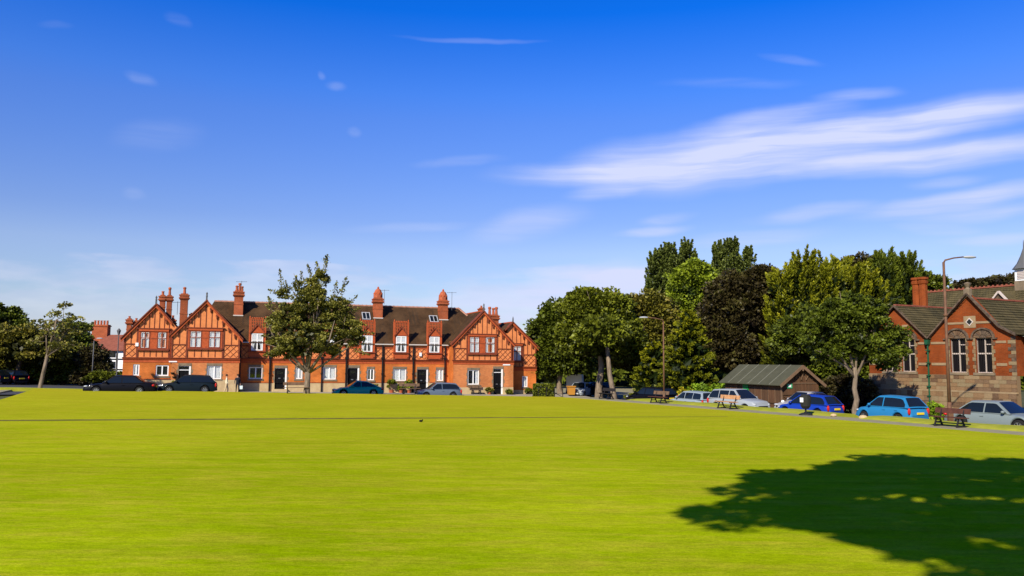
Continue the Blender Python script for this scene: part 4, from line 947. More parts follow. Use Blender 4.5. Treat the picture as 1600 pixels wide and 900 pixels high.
def px_lobes(d_, cx, zb, items, depth=.8):
    s = 1256/d_
    out = []
    for it in items:
        px, py, rx, ry = it[:4]; dy = it[4] if len(it) > 4 else 0
        hor = 565+.008*(px-800); out.append(((px-cx)/s, dy, (hor-py)/s+3.3-zb, rx/s, rx/s*depth, ry/s))
    return out
def simple(name, label, d_, cx, items, leafm, n_cl, per, cl_r, size, seed, trunk_r=.3, base_py=None, zb=None, cat='tree', limbs=5, core=1200, bark='bark_dark', group=None, tx=0, shell=.72, top=None, depth=.8, core_size=.55):
    X = at(cx-800, d_); zb = g(X, d_) if zb is None else zb
    lb = px_lobes(d_, cx, zb, items, depth); zm = np.mean([l[2] for l in lb])
    tr = ((tx, 0, 0), trunk_r, (tx*.6, 0, top or zm*.75), trunk_r*.6) if trunk_r else None
    return tree(name, label, cat, (X, d_, zb), lb, leafm, n_cl, per, cl_r, size, tr, seed, bark, limbs, core, group=group, shell=shell, core_size=core_size)
# left background
simple('broadleaf_tree', 'broad yellow-green tree at the far left edge behind the parked cars', 88, 35, [(35, 545, 44, 26), (5, 535, 40, 26), (75, 550, 35, 24), (-30, 540, 40, 26), (50, 525, 30, 12), (-10, 565, 40, 20)], 'leaf_olive', 260, 55, .75, .28, 21, .3)
simple('broadleaf_tree', 'tall dark tree showing above the yellow-green one at the left edge', 104, 12, [(12, 505, 26, 26), (-20, 500, 30, 34), (30, 520, 22, 20), (0, 560, 40, 40)], 'leaf_dark', 220, 50, .9, .32, 22, .3)
simple('broadleaf_tree', 'dark shady tree behind the leaning young tree on the left', 92, 105, [(105, 560, 46, 38), (85, 580, 44, 26), (130, 575, 34, 30), (120, 520, 22, 18), (70, 585, 40, 22)], 'leaf_dark', 260, 50, .8, .3, 23, .3, core=2500)
simple('broadleaf_tree', 'low reddish-brown tree in front of the white timbered house', 90, 150, [(148, 562, 18, 22), (160, 580, 20, 16), (140, 588, 22, 16)], 'leaf_copper', 130, 50, .6, .26, 24, .2)
simple('hedge', 'clipped green hedge before the white timbered house', 84, 172, [(160, 588, 14, 7), (176, 589, 14, 7), (190, 589, 12, 7), (150, 592, 12, 6)], 'leaf_green', 120, 50, .3, .18, 25, 0, cat='hedge', limbs=0, core=600, core_size=.3)
simple('shrub', 'dark shrubs under the trees on the left', 99, 60, [(20, 590, 50, 14), (80, 590, 50, 14), (120, 592, 30, 12)], 'leaf_dark', 160, 50, .6, .28, 26, 0, cat='shrubs', limbs=0, core=1200)
# trees to the right of the terrace
simple('broadleaf_tree', 'dark round tree crown next to the right end of the terrace', 84, 868, [(868, 555, 36, 40), (850, 520, 22, 22), (885, 515, 34, 36), (845, 575, 20, 30), (895, 565, 32, 26), (872, 490, 24, 20)], 'leaf_dark', 460, 60, .75, .30, 31, .3, bark='bark', core=4000, tx=.6)
simple('broadleaf_tree', 'large green horse chestnut with a thick pale trunk behind the black bench', 76, 942, [(930, 505, 40, 36), (915, 480, 34, 26), (950, 480, 34, 24), (965, 520, 34, 34), (905, 530, 34, 32), (940, 540, 40, 22), (925, 465, 24, 12), (990, 550, 26, 24)], 'leaf_green', 620, 60, .72, .28, 32, .36, bark='bark', core=5000, tx=-.35, top=5.2)
simple('broadleaf_tree', 'brownish-green chestnut tree between the thick trunk and the street lamp', 78, 1003, [(995, 500, 34, 34), (1030, 505, 32, 36), (975, 480, 26, 20), (1010, 535, 34, 34), (1040, 540, 28, 30), (1015, 475, 24, 16), (985, 560, 30, 24)], 'leaf_olive', 480, 60, .72, .28, 33, .36, bark='bark', core=4200)
b = MB(); X0 = at(955-800, 72); b.tube([(.35, 0, -.3), (.25, 0, .6), (-.1, .2, 2.5), (-.3, .3, 5)], [.40, .26, .21, .17], 10)
o = empty('tree_trunk', (X0, 72, g(X0, 72)), 0, 'leaning pale tree trunk just right of the black bench', 'tree'); b.build('trunk', 'bark', o, smooth=True)
rg = np.random.default_rng(3); pp, dd, tt, cc = crown_points([(-.6, 0, 6, 2.4, 2, 1.6)], 60, 50, .6, rg); leaf_mesh('crown', pp, dd, .26, 1.5, tt, 'leaf_green', o, 3)
simple('broadleaf_tree', 'dark tree far behind the shaded junction in the centre', 108, 900, [(880, 545, 60, 36), (940, 545, 60, 36), (1000, 550, 60, 36)], 'leaf_dark', 320, 50, 1.1, .4, 34, .3, core=3500, core_size=.9)
# golden layered conifer behind the lamp
def layered_conifer(name, label, d_, cx, top_py, base_py, half, seed, leafm='leaf_gold', n=150, per=130, skew=0):
    X = at(cx-800, d_); zb = g(X, d_); s = 1256/d_; rng = np.random.default_rng(seed); hor = 565+.008*(cx-800)
    H_ = (hor-top_py)/s+3.3-zb; z0 = .5; pl = []
    for k in range(n):
        t = (k+.5)/n; z = z0+(H_-z0)*t; R_ = half/s*(1-t)**.72*rng.uniform(.75, 1.08); a = rng.uniform(0, 2*math.pi)
        rr0 = R_*.35; ln = R_*.65+.35; wd = .34*(1-t*.4)
        pl.append((math.cos(a)*rr0, math.sin(a)*rr0, z-.1, math.cos(a), math.sin(a), .02+.45*t, ln, wd, 1.5*per*(.5+.6*(1-t))))
    core = [(0, 0, z0+(H_-z0)*k/8, half/s*(1-k/8)**.8*.8+.1, half/s*(1-k/8)**.8*.8+.1, H_/10) for k in range(8)]
    return plume_tree(name, label, 'conifer', (X, d_, zb), pl, leafm, .115, seed, ((0, 0, -.2), (0, 0, H_*.8), .2, .05), core=(core, 2500, .5), lean=.5, elong=2.6, goldz=(-12, H_*.8))
layered_conifer('conifer', 'golden-tipped layered conifer behind the middle street lamp', 68, 1075, 486, 612, 60, 41, n=190)
layered_conifer('conifer', 'smaller yellow-green conifer leaning out left of the middle street lamp', 72, 1022, 535, 612, 42, 42, n=90)
# poplars
def poplar(label, d_, spires, seed):
    cx = spires[0][0]; X = at(cx-800, d_); s = 1256/d_; rng = np.random.default_rng(seed); pl = []; core = []
    for (px, topy, hw) in spires:
        hor = 565+.008*(px-800); zt = (hor-topy)/s+3.3; x = (px-cx)/s; y0 = rng.uniform(-1, 1); W = hw/s*1.55
        for k in range(140):
            t = .3+.66*rng.random(); z = zt*t; prof = (1-((t-.45)/.58)**2) if t > .45 else 1; a = rng.uniform(0, 2*math.pi); R_ = W*max(.12, prof)*rng.uniform(.45, .95)
            pl.append((x+math.cos(a)*R_, y0+math.sin(a)*R_, z-.6, math.cos(a)*.28, math.sin(a)*.28, 1, 1.7*rng.uniform(.7, 1.2), .42, 95))
        pl.append((x, y0, zt-2.2, .03, 0, 1, 2.2, .4, 150))
        for k in range(6): t = .3+.1*k; core.append((x, y0, zt*t, W*.62*(1-.5*(k/6)**2), W*.62*(1-.5*(k/6)**2), zt*.08))
    return plume_tree('poplar', label, 'poplar', (X, d_, 0), pl, 'leaf_poplar', .23, seed, ((0, 0, 0), (0, 0, 9), .4, .2), tipb=.85, core=(core, 700*len(spires), .5), lean=.9, elong=1.5)
poplar('tall poplar clump with several spires left of the copper beech top', 112, [(1052, 378, 17), (1025, 390, 11), (1076, 373, 13), (1062, 395, 20), (1040, 384, 11)], 51)
poplar('second tall poplar with a bushy top above the copper beech', 116, [(1146, 370, 16), (1125, 374, 10), (1165, 388, 18), (1135, 400, 18)], 52)
simple('broadleaf_tree', 'light green broadleaf tree in front of the poplars', 94, 1085, [(1085, 450, 40, 36), (1065, 490, 32, 36), (1110, 480, 36, 36), (1085, 425, 24, 16), (1120, 520, 40, 40)], 'leaf_bright', 430, 60, .85, .32, 53, .35, core=3500)
simple('copper_beech', 'large dark purple-brown copper beech behind the wooden shed', 76, 1170, [(1168, 490, 52, 52), (1132, 480, 32, 38), (1208, 485, 36, 46), (1165, 448, 34, 24), (1195, 436, 24, 16), (1140, 545, 50, 44), (1205, 550, 46, 42), (1110, 560, 24, 30), (1145, 440, 18, 14), (1222, 450, 16, 16), (1118, 505, 18, 22), (1232, 520, 22, 30)], 'leaf_copper', 900, 64, .78, .28, 54, .5, core=7000, limbs=4)
# conifer group behind the shed and the street tree
def upswept(name, label, d_, cx, tops, seed, leafm='leaf_cypress', per=150, tipb=1., size=.13, base_py=610, rows=None):
    X = at(cx-800, d_); zb = g(X, d_); s = 1256/d_; rng = np.random.default_rng(seed); pl = []; core = []
    for (px, py, hw) in tops:
        hor = 565+.008*(px-800); H_ = (hor-py)/s+3.3-zb; x = (px-cx)/s; W = hw/s; y0 = rng.uniform(-.8, .8)
        n = int(H_*8)
        for k in range(n):
            t = rng.random()**.8; z = .8+(H_-1.4)*t; a = rng.uniform(0, 2*math.pi); R_ = W*(1-.75*t**2.2)*rng.uniform(.55, 1.)
            up = .5+1.2*t
            pl.append((x+math.cos(a)*R_*.8, y0+math.sin(a)*R_*.8, z-.5, math.cos(a)*.7, math.sin(a)*.7, up, 1.7*rng.uniform(.7, 1.3), .42, per*.95))
        pl.append((x, y0, H_-2.2, rng.normal()*.1, 0, 1, 2.3, .5, per*1.5))
        for k in range(7): a = rng.uniform(0, 6.28); pl.append((x+W*.5*math.cos(a), y0+W*.4*math.sin(a), H_-2.6, math.cos(a)*.35, 0, 1, 2.0*rng.uniform(.7, 1.15), .35, per))
        for k in range(5): core.append((x, y0, H_*(.12+.17*k), W*(1-.6*(k/5)**2)*.85, W*.85*(1-.6*(k/5)**2), H_*.13))
    return plume_tree(name, label, 'conifer', (X, d_, zb), pl, leafm, size, seed, ((0, 0, -.2), (0, 0, 6), .3, .1), tipb=tipb, core=(core, 1300*len(tops), .6), lean=.45, elong=3., goldz=(-2, 7.5))
upswept('conifer', 'wide golden-topped cypress behind the shed, right of the copper beech', 73, 1275, [(1258, 398, 42), (1295, 404, 40), (1225, 412, 30), (1275, 415, 40)], 61, 'leaf_gold', 130)
upswept('conifer', 'golden-green cypress behind the round street tree', 75, 1345, [(1340, 414, 38), (1322, 405, 26), (1362, 425, 36)], 62, 'leaf_gold', 120)
upswept('conifer', 'dark feathery conifer with two tops beside the school chimney', 79, 1400, [(1385, 392, 26), (1420, 396, 24), (1400, 420, 36)], 63, 'leaf_cypress', 140)
simple('copper_beech', 'second copper beech top rising behind the golden conifers', 90, 1345, [(1345, 425, 36, 24), (1370, 440, 36, 34), (1325, 450, 36, 34), (1355, 480, 50, 40)], 'leaf_copper', 320, 55, .9, .34, 64, .4, core=2500)
simple('broadleaf_tree', 'dark trees behind the conifers near the school chimney', 84, 1440, [(1440, 455, 26, 30), (1455, 470, 20, 24), (1470, 445, 12, 10)], 'leaf_dark', 130, 50, .8, .3, 65, .3)
simple('broadleaf_tree', 'small tree tops beyond the school roof by the white turret', 98, 1555, [(1560, 446, 30, 12), (1520, 450, 26, 10), (1600, 442, 24, 14)], 'leaf_copper', 150, 45, .7, .3, 66, .2)
simple('broadleaf_tree', 'dark undergrowth tree filling the shade between shed and school', 66, 1330, [(1300, 560, 44, 46), (1350, 560, 44, 46), (1260, 530, 50, 46), (1385, 570, 24, 40), (1320, 600, 50, 24)], 'leaf_dark', 480, 55, .7, .26, 67, .3, core=5000)
simple('broadleaf_tree', 'green round-headed street tree with a straight pale trunk left of the light blue car', 48.5, 1334, [(1318, 500, 38, 30), (1358, 496, 34, 30), (1338, 474, 30, 16), (1284, 512, 26, 20), (1392, 528, 26, 20), (1330, 538, 44, 20), (1292, 552, 30, 16), (1372, 556, 34, 16), (1405, 550, 16, 12), (1272, 535, 18, 12), (1300, 480, 20, 14), (1378, 570, 20, 10)], 'leaf_maple', 340, 60, .40, .155, 68, .19, bark='bark', core=2200, limbs=7, tx=0, top=3.2, shell=.5, core_size=.26, depth=.8)
# distant woods that close the horizon
def woods(name, x0, x1, y, h, n, seed, leafm, label):
    rng = np.random.default_rng(seed); k = n
    p = np.column_stack([rng.uniform(x0, x1, k), y+rng.normal(size=k)*2.5, rng.uniform(-.5, 1, k)]); hh = h*(.75+.25*np.sin(p[:, 0]*.35)+.12*np.sin(p[:, 0]*1.3)); p[:, 2] = np.abs(p[:, 2])*hh
    o = leaf_mesh(name, p, rng.normal(size=(k, 3)), .9, 1.2, rng.uniform(0, .8, k), leafm, None, seed); tag(o, label, 'woodland', kind='stuff')
woods('distant_wood', 5, 110, 125, 8, 16000, 71, 'leaf_dark', 'dark mass of distant trees behind the junction and the conifers')
woods('distant_wood', -110, -36, 122, 8, 10000, 72, 'leaf_dark', 'dark mass of distant trees behind the far left road')
# hedges and shrubs
def bush(name, label, s_, p_, items, leafm, n, per, seed, r=.3, size=.12, cat='shrub'):
    x, y = st(s_, p_); z = g(x, y)
    rng = np.random.default_rng(seed); pp, dd, tt, _ = crown_points(items, n, per, r, rng)
    q = core_points(items, n*4, rng, .9); k = len(q)
    pp = np.vstack([pp, q]); dd = np.vstack([dd, rng.normal(size=q.shape)]); sz = np.concatenate([np.full(len(pp)-k, size), np.full(k, size*2)])[:, None]; tt = np.concatenate([tt, np.full(k, .1)])
    ang = math.atan2(-.895, .446); c_, s2 = math.cos(ang), math.sin(ang)
    rot = lambda v: np.column_stack([v[:, 0]*c_-v[:, 1]*s2, v[:, 0]*s2+v[:, 1]*c_, v[:, 2]])
    o = leaf_mesh(name, rot(pp), rot(dd), sz, 1.5, tt, leafm, None, seed); o.location = (x, y, z); return tag(o, label, cat)

# ------------------------------------------------------------------ school
SO = st(-14-0+0, 13.2)
# local x runs towards the camera along the street, y into the building; facade x: -4.6 .. 5.5
sx, sy = st(14.0, 13.2)
S = empty('school_building', (sx, sy, 0), math.atan2(-.895, .446), 'red brick school with stone bands, arched windows and twin slate-roofed gables at the right', 'school')
def spart(name, m, *boxes, **kw): return part(name, m, S, *boxes, **kw)
GA = [(-4.6, -2.35, 0.0, 5.30, 5.20, 6.75+.45), (0.0, 2.80, 5.55, 5.20, 5.02, 7.55)]
b = MB(); b.prism([(-4.6, 2.7), (0, 2.7), (0, 5.05), (-2.3, 7.1), (-4.6, 5.1)], 0, .4); b.build('wall', 'school_brick', S)
WINS = [(-3.35, -2.40), (-2.03, -1.03), (1.43, 2.47), (3.10, 4.10)]
def wall_arch(x0, x1, poly_top, wins, y):
    """wall between x0,x1 with square-headed openings up to 4.98, brick gable above"""
    b = MB(); xs = [x0]+[v for w_ in wins for v in w_]+[x1]
    for i in range(0, len(xs), 2): b.box(xs[i], xs[i+1], y, y+.35, 2.701, 4.95)
    for w_ in wins: b.box(w_[0], w_[1], y, y+.35, 2.701, 2.86)
    b.prism(poly_top, y, y+.35)
    return b.build('wall', 'school_brick', S)
for o in [c for c in S.children if c.name.startswith('wall')]: bpy.data.objects.remove(o)
wall_arch(-4.6, -.001, [(-4.6, 4.951), (-.001, 4.951), (-.001, 5.10), (-2.3, 7.10), (-4.6, 5.15)], WINS[:2], 0)
wall_arch(0.001, 5.5, [(0.001, 4.951), (5.5, 4.951), (5.5, 5.02), (4.6, 5.55), (2.80, 7.62), (0.001, 5.10)], WINS[2:], -.02)
spart('wall', 'school_brick', (5.5, 14, 1.0, 1.35, 2.7, 4.6)); spart('stone_wall', 'sandstone', (5.5, 14, .9, 1.3, -.4, 2.7))
spart('side_wall', 'school_brick', (-4.6, -4.3, .36, 14, -.4, 5.0))
b = MB(); b.box(5.2, 5.5, .34, 1.0, 2.7, 5.0); b.build('side_wall', 'school_brick', S)
# arched windows
rs = random.Random(12)
for (a, c) in WINS:
    y = -.02; m_ = (a+c)/2; r = (c-a)/2+.10; yb = y+.13
    fr = MB(); fw = .04; z0, z1 = 2.86, 4.95
    fr.box(a, a+fw, yb, yb+.1, z0, z1); fr.box(c-fw, c, yb, yb+.1, z0, z1); fr.box(a+fw, c-fw, yb, yb+.1, z0, z0+fw); fr.box(a+fw, c-fw, yb, yb+.1, z1-fw, z1)
    fr.box(m_-.028, m_+.028, yb-.01, yb+.09, z0+fw, z1-fw); zt = z0+1.15
    fr.box(a+fw, m_-.05, yb-.005, yb+.08, zt-.04, zt+.04); fr.box(m_+.05, c-fw, yb-.005, yb+.08, zt-.04, zt+.04)
    fr.box(m_+.05, c-fw, yb-.004, yb+.08, z1-.42, z1-.37)
    wo = fr.build('window', 'cream_paint', S)
    for (p0, p1) in ((a+fw, m_-.05), (m_+.05, c-fw)):
        part('pane', 'school_glass', wo, (p0, p1, yb+.05, yb+.06, z0+fw, zt-.06)); part('pane', 'school_glass', wo, (p0, p1, yb+.05, yb+.06, zt+.06, z1-fw))
    gb = MB()
    for k in range(9):
        x = a+.05+(c-a-.1)*k/8; gb.box(x-.008, x+.008, yb-.035, yb-.02, z0+.04, z1-.02)
    gb.build('window_bars', 'iron', wo)
    part('sill', 'sandstone_dark', wo, (a-.15, c+.15, -.14, yb, z0-.15, z0-.001))
    # tympanum of sooty radiating stones under a brick arch
    tp = MB(); pts = [(m_+r*math.cos(t), 4.955+r*.80*math.sin(t)) for t in np.linspace(0, math.pi, 13)]; tp.prism(pts, y-.02, y+.06); tp.build('tympanum', 'soot_stone', S)
    for k in range(9):
        t0, t1 = math.pi*k/9+.03, math.pi*(k+1)/9-.03; q = MB()
        q.prism([(m_+r*.35*math.cos(t0), 4.96+r*.3*math.sin(t0)), (m_+r*.97*math.cos(t0), 4.96+r*.78*math.sin(t0)), (m_+r*.97*math.cos(t1), 4.96+r*.78*math.sin(t1)), (m_+r*.35*math.cos(t1), 4.96+r*.3*math.sin(t1))], y-.05, y-.021)
        q.build('arch_stone', rs.choice(['soot_stone', 'stone_3', 'soot_stone', 'stone_5']), S)
    q = MB(); n = 14
    for k in range(n):
        t0, t1 = math.pi*k/n, math.pi*(k+1)/n; r0, r1 = r+.02, r+.13
        q.prism([(m_+r0*math.cos(t0), 4.955+r0*.82*math.sin(t0)), (m_+r1*math.cos(t0), 4.955+r1*.84*math.sin(t0)), (m_+r1*math.cos(t1), 4.955+r1*.84*math.sin(t1)), (m_+r0*math.cos(t1), 4.955+r0*.82*math.sin(t1))], y-.12, y-.001)
    q.box(m_-r-.28, m_-r-.02, y-.11, y-.002, 4.87, 4.953); q.box(m_+r+.02, m_+r+.28, y-.11, y-.002, 4.87, 4.953)
    q.build('hood_mould', 'soot_stone', S)
    # jamb stones
    for side in (-1, 1):
        for k in range(9):
            e = (.20 if k % 2 else .11)+rs.uniform(-.02, .02); z = 2.86+k*.232; xx = (a, a-e) if side < 0 else (c, c+e)
            spart('jamb_stone', 'stone_%d' % rs.choice([0, 2, 4, 4, 3]), (min(xx)+.002, max(xx)-.002, y-.025-.008*(k % 2), y-.002, z+.008, z+.226))
# stone base: every block its own piece
def stones(x0, x1, z0, z1, yf, rows, gapw=.012):
    meshes = []
    for k in range(6):
        for v in range(3):
            bb = MB(); bb.box(-.5, .5, -.5, .5, -.5, .5); me_o = bb.build('stone', 'stone_%d' % k, None); meshes.append(me_o.data); bpy.data.objects.remove(me_o)
    h = (z1-z0)/rows
    for r_ in range(rows):
        x = x0
        while x < x1-.05:
            wd = rs.uniform(.28, .72); wd = min(wd, x1-x)
            if x1-(x+wd) < .18: wd = x1-x
            o = bpy.data.objects.new('stone', meshes[rs.choice([0, 1, 2, 3, 6, 7, 8, 9, 4, 10, 12, 13, 15])]); C.objects.link(o); o.parent = S
            dp = .06+rs.uniform(0, .03); o.scale = (wd-gapw, dp, h-gapw); o.location = (x+wd/2, yf-dp/2, z0+h*(r_+.5)); x += wd
stones(-4.6, 5.5, 1.76, 2.68, -.03, 4)
stones(-4.6, 5.5, .1, 1.66, -.09, 5)
spart('base_wall', 'mortar', (-4.6, 5.5, -.03, .3, 1.70, 2.70)); spart('base_wall', 'mortar', (-4.6, 5.5, -.09, .3, -.5, 1.69))
b = MB(); b.prism([(-4.6, 1.66), (5.56, 1.66), (5.56, 1.76), (-4.6, 1.76)], -.17, -.032); b.build('plinth_ledge', 'band_stone', S)
# bands, in lengths between openings
def band(z0, z1, xs, y=-.05):
    for a, c in xs: spart('stone_band', 'band_stone', (a, c, y, y+.046, z0, z1))
for z0, z1 in ((4.62, 4.76), (3.28, 3.44)):
    band(z0, z1, [(-4.55, -3.6), (-.78, -.15), (.15, 1.20), (4.36, 4.98)])
band(5.82, 5.95, [(1.15, 2.42), (3.18, 4.12)]); band(5.80, 5.93, [(-3.3, -2.7), (-1.9, -1.45)])
for k in range(11):     # quoins at the right corner
    z = 2.72+k*.207; e = .42 if k % 2 else .24; spart('quoin', ['stone_4', 'soot_stone', 'stone_3'][k % 3], (5.5-e, 5.53, -.055, -.021, z, z+.198))
# diamond window in the gable
q = MB(); q.box(2.42, 3.18, -.05, -.022, 5.58, 6.30); dw = q.build('diamond_surround', 'band_stone', S)
q = MB(); q.prism([(2.8, 5.68), (3.06, 5.94), (2.8, 6.20), (2.54, 5.94)], -.07, -.051); q.build('diamond_frame', 'cream_paint', dw)
q = MB(); q.prism([(2.8, 5.76), (2.98, 5.94), (2.8, 6.12), (2.62, 5.94)], -.08, -.071); q.build('pane', 'car_glass', dw)
# roofs
def slate_roof(name, pl, mats='slate'):
    b = MB()
    for f in pl: b.quad(*f)
    return b.build(name, mats, S, roofuv=True)
def courses(p00, p10, p11, p01, n, name='roof'):
    """slated slope as stepped courses; p0x eave, p1x... p01/p11 ridge"""
    P = [Vector(p) for p in (p00, p10, p11, p01)]; b = MB(); nr = (P[1]-P[0]).cross(P[3]-P[0]).normalized()
    if nr.z < 0: nr = -nr
    for i in range(n):
        t0, t1 = i/n, (i+1)/n
        a, c_ = P[0].lerp(P[3], t0)+nr*.045, P[1].lerp(P[2], t0)+nr*.045; d, e = P[1].lerp(P[2], t1)+nr*.008, P[0].lerp(P[3], t1)+nr*.008
        b.quad(a, c_, d, e); b.quad(a-nr*.045, c_-nr*.045, c_, a)
    return b.build(name, 'slate', S, roofuv=True)
RD = 9.5
courses((.18, -.25, 4.95), (.18, RD, 4.95), (-2.35, RD, 7.25), (-2.35, -.25, 7.25), 14)
courses((-4.9, RD, 4.95), (-4.9, -.25, 4.95), (-2.35, -.25, 7.25), (-2.35, RD, 7.25), 14)
courses((4.75, -.05, 5.42), (4.75, RD, 5.42), (2.8, RD, 7.38), (2.8, -.05, 7.38), 12)
courses((7.2, -.28+1.0, 4.30), (7.2, RD, 4.30), (4.75, RD, 5.44), (4.75, -.05, 5.44), 14)
courses((5.75, -.28, 5.08), (5.75, .8, 5.08), (4.75, .8, 5.46), (4.75, -.28, 5.50), 4)
courses((-.18, RD, 4.92), (-.18, -.28, 4.92), (2.8, -.05, 7.38), (2.8, RD, 7.38), 14)
courses((15, .6, 4.2), (15, RD, 4.2), (7.2, RD, 4.30), (7.2, .6, 4.30), 3)
def rake(pts, y, m='soot_stone', name='verge_slate'):
    for i in range(len(pts)-1):
        q = MB(); q.bar((pts[i][0], y, pts[i][1]), (pts[i+1][0], y, pts[i+1][1]), .10, .20, up=(0, 1, 0)); q.build(name, m, S)
rake([(.05, 5.0), (-2.35, 7.22), (-4.8, 5.0)], -.17)
rake([(.05, 5.0), (2.8, 7.68), (4.7, 5.60), (5.7, 5.06)], -.2)
def ridge(a, c, crest=True):
    q = MB(); a, c = Vector(a), Vector(c); n = int((c-a).length/.33); dv = (c-a)/n
    for k in range(n):
        p = a+dv*k; q.bar(p, p+dv*.95, .22, .10); 
        if crest: q.bar(p+dv*.3+Vector((0, 0, .09)), p+dv*.7+Vector((0, 0, .09)), .05, .09)
    o = q.build('ridge_tiles', 'terracotta_dull', S); o['kind'] = 'stuff'
ridge((-2.35, -.1, 7.28), (-2.35, RD, 7.28), False); ridge((2.8, .1, 7.42), (2.8, RD, 7.42), False)
# finial on the gable
q = MB(); q.box(2.62, 2.98, -.25, .05, 7.55, 7.95); q.lathe([(.16, 0), (.09, .1), (.20, .28), (.24, .34), (.05, .42)], (2.8, -.1, 7.951), 8, R(22.5)); q.build('finial', 'sandstone_dark', S)
# main range behind
MR = 11.0
courses((-8.5, 6.8, 5.6), (9.5, 6.8, 5.6), (9.5, MR, 9.0), (-8.5, MR, 9.0), 20)
b = MB(); b.quad((-8.5, MR, 9), (9.5, MR, 9), (9.5, 15, 5.6), (-8.5, 15, 5.6)); b.quad((-8.5, 6.8, 5.6), (-8.5, 6.8, 0), (-8.5, 15, 0), (-8.5, 15, 5.6), (-8.5, MR, 9)); b.build('back_roof', 'slate', S, roofuv=True)
ridge((-8.5, MR, 9.06), (9.5, MR, 9.06))
spart('parapet', 'mortar_white', (-8.75, -8.45, 10.2, 11.6, 8.2, 9.2))
spart('side_wall', 'school_brick', (9.2, 9.5, 7.5, 14.5, 0, 5.8))
# small gabled vent on the back roof
q = MB(); q.prism([(-1.45, 7.55), (.05, 7.55), (-.70, 8.35)], 8.6, 10.4); vo = q.build('roof_vent', 'soot_stone', S)
for sg in (-1, 1):
    q = MB(); q.bar((-.70+sg*.86, 8.5, 7.48), (-.70, 8.5, 8.46), .12, .15, up=(0, 1, 0)); q.build('vent_bargeboard', 'cream_paint', vo)
    q = MB(); P4 = [(-.70+sg*.88, 8.45, 7.52), (-.70+sg*.88, 10.5, 7.52), (-.70, 10.5, 8.52), (-.70, 8.45, 8.52)]; q.quad(*(P4 if sg > 0 else P4[::-1])); q.build('vent_roof', 'slate', vo, roofuv=True)
# turret
tu = spart('turret', 'sandstone_dark', (-.80, .16, 10.5, 11.5, 8.3, 9.30))
part('lantern', 'white_paint', tu, (-.76, .12, 10.53, 11.47, 9.301, 10.15)); b = MB()
for k in range(6): b.box(-.58, -.06, 10.48, 10.529, 9.42+k*.11, 9.48+k*.11); b.box(.121, .15, 10.7, 11.3, 9.42+k*.11, 9.48+k*.11)
b.build('louvre', 'cream_paint', tu)
b = MB(); b.lathe([(.80, 0), (.48, .42), (.24, .95), (.05, 1.5), (.03, 1.9), (.01, 2.1)], (-.32, 11, 10.151), 8, R(22.5)); b.build('spire', 'lead', tu)
# chimney: two joined shafts
b = MB(); b.lathe([(.28, 0), (.28, 1.75), (.33, 1.76), (.37, 1.95), (.30, 1.96), (.30, 2.06), (.37, 2.07), (.37, 2.22), (.29, 2.23)], (-3.0, 3.0, 7.1), 8, R(22.5))
b.lathe([(.28, 0), (.28, 1.75), (.33, 1.76), (.37, 1.95), (.30, 1.96), (.30, 2.06), (.37, 2.07), (.37, 2.22), (.29, 2.23)], (-2.5, 3.0, 7.1), 8, R(22.5)); b.build('chimney', 'school_brick', S)
# green drainpipe in the valley
b = MB(); b.tube([(0, -.16, 4.70), (0, -.16, .3)], .055, 8); b.build('drainpipe', 'pipe_green', S)
b = MB(); b.prism([(-.15, 4.9), (.15, 4.9), (.09, 4.6), (-.09, 4.6)], -.32, -.06); [b.box(-.11, .11, -.26, -.09, z, z+.07) for z in (4.2, 3.4, 2.6, 1.9, 1.3)]; b.build('hopper_head', 'pipe_green', S)
spart('vent_pipe', 'pipe_black', (6.1, 6.5, .7, .99, 3.4, 3.75))

# ------------------------------------------------------------------ shed
shx, shy = at(1220-800, 55), 55.
SHZ = g(shx, shy)
SH = empty('shed', (shx, shy, SHZ), R(18+90), 'brown timber shed with a green felt roof and green side door', 'shed')
# local x: from near corner away along the long wall; local y: to the LEFT of that (towards the camera side is +y? -> gable spans -y)
LW, GW, EH, RH = 6.9, 3.0, 2.28, 3.38
b = MB(); b.box(.04, LW-.04, -GW+.04, -.04, -.2, EH-.02); b.build('frame', 'shed_wood_b', SH)
for k in range(9):
    x0 = LW*k/9; x1 = LW*(k+1)/9
    if k == 5: continue
    q = MB(); q.box(x0+.01, x1-.01, -.038, .0+.006*(k % 2), -.15, EH); q.build('board_panel', 'shed_wood' if k % 2 else 'shed_wood_b', SH)
    part('cover_strip', 'shed_trim', SH, (x0-.03, x0+.0, .0, .03, -.1, EH))
part('door', 'door_green', SH, (LW*5/9+.04, LW*6/9-.06, -.03, .02, 0, 2.05)); part('door_lintel', 'shed_wood_b', SH, (LW*5/9+.01, LW*6/9-.01, -.038, .004, 2.06, EH))
part('rail', 'shed_wood_b', SH, (.02, LW*5/9-.02, .031, .055, .78, .86)); part('rail', 'shed_wood_b', SH, (LW*6/9+.02, LW-.02, .031, .055, .78, .86))
for k in range(6):
    y0 = -GW*k/6; y1 = -GW*(k+1)/6; zt = lambda y: EH+(RH-EH)*(1-abs(y+GW/2)/(GW/2))
    q = MB(); zz = [zt(y0-.01)-.05, zt(y1+.01)-.05]
    xs = -.0-.008*(k % 2)
    q.add([(xs, y0-.01, -.15), (xs, y1+.01, -.15), (xs, y1+.01, zz[1]), (xs, y0-.01, zz[0]), (.04, y0-.01, -.15), (.04, y1+.01, -.15), (.04, y1+.01, zz[1]), (.04, y0-.01, zz[0])], [(0, 1, 2, 3), (7, 6, 5, 4), (0, 3, 7, 4), (1, 5, 6, 2), (3, 2, 6, 7)])
    if k == 2 or k == 3: q.add([(xs, -GW/2, EH), (xs, -GW/2-.2, EH), (xs, -GW/2, RH-.05)], [(0, 1, 2)])
    q.build('board_panel', 'shed_wood' if k % 2 else 'shed_wood_b', SH)
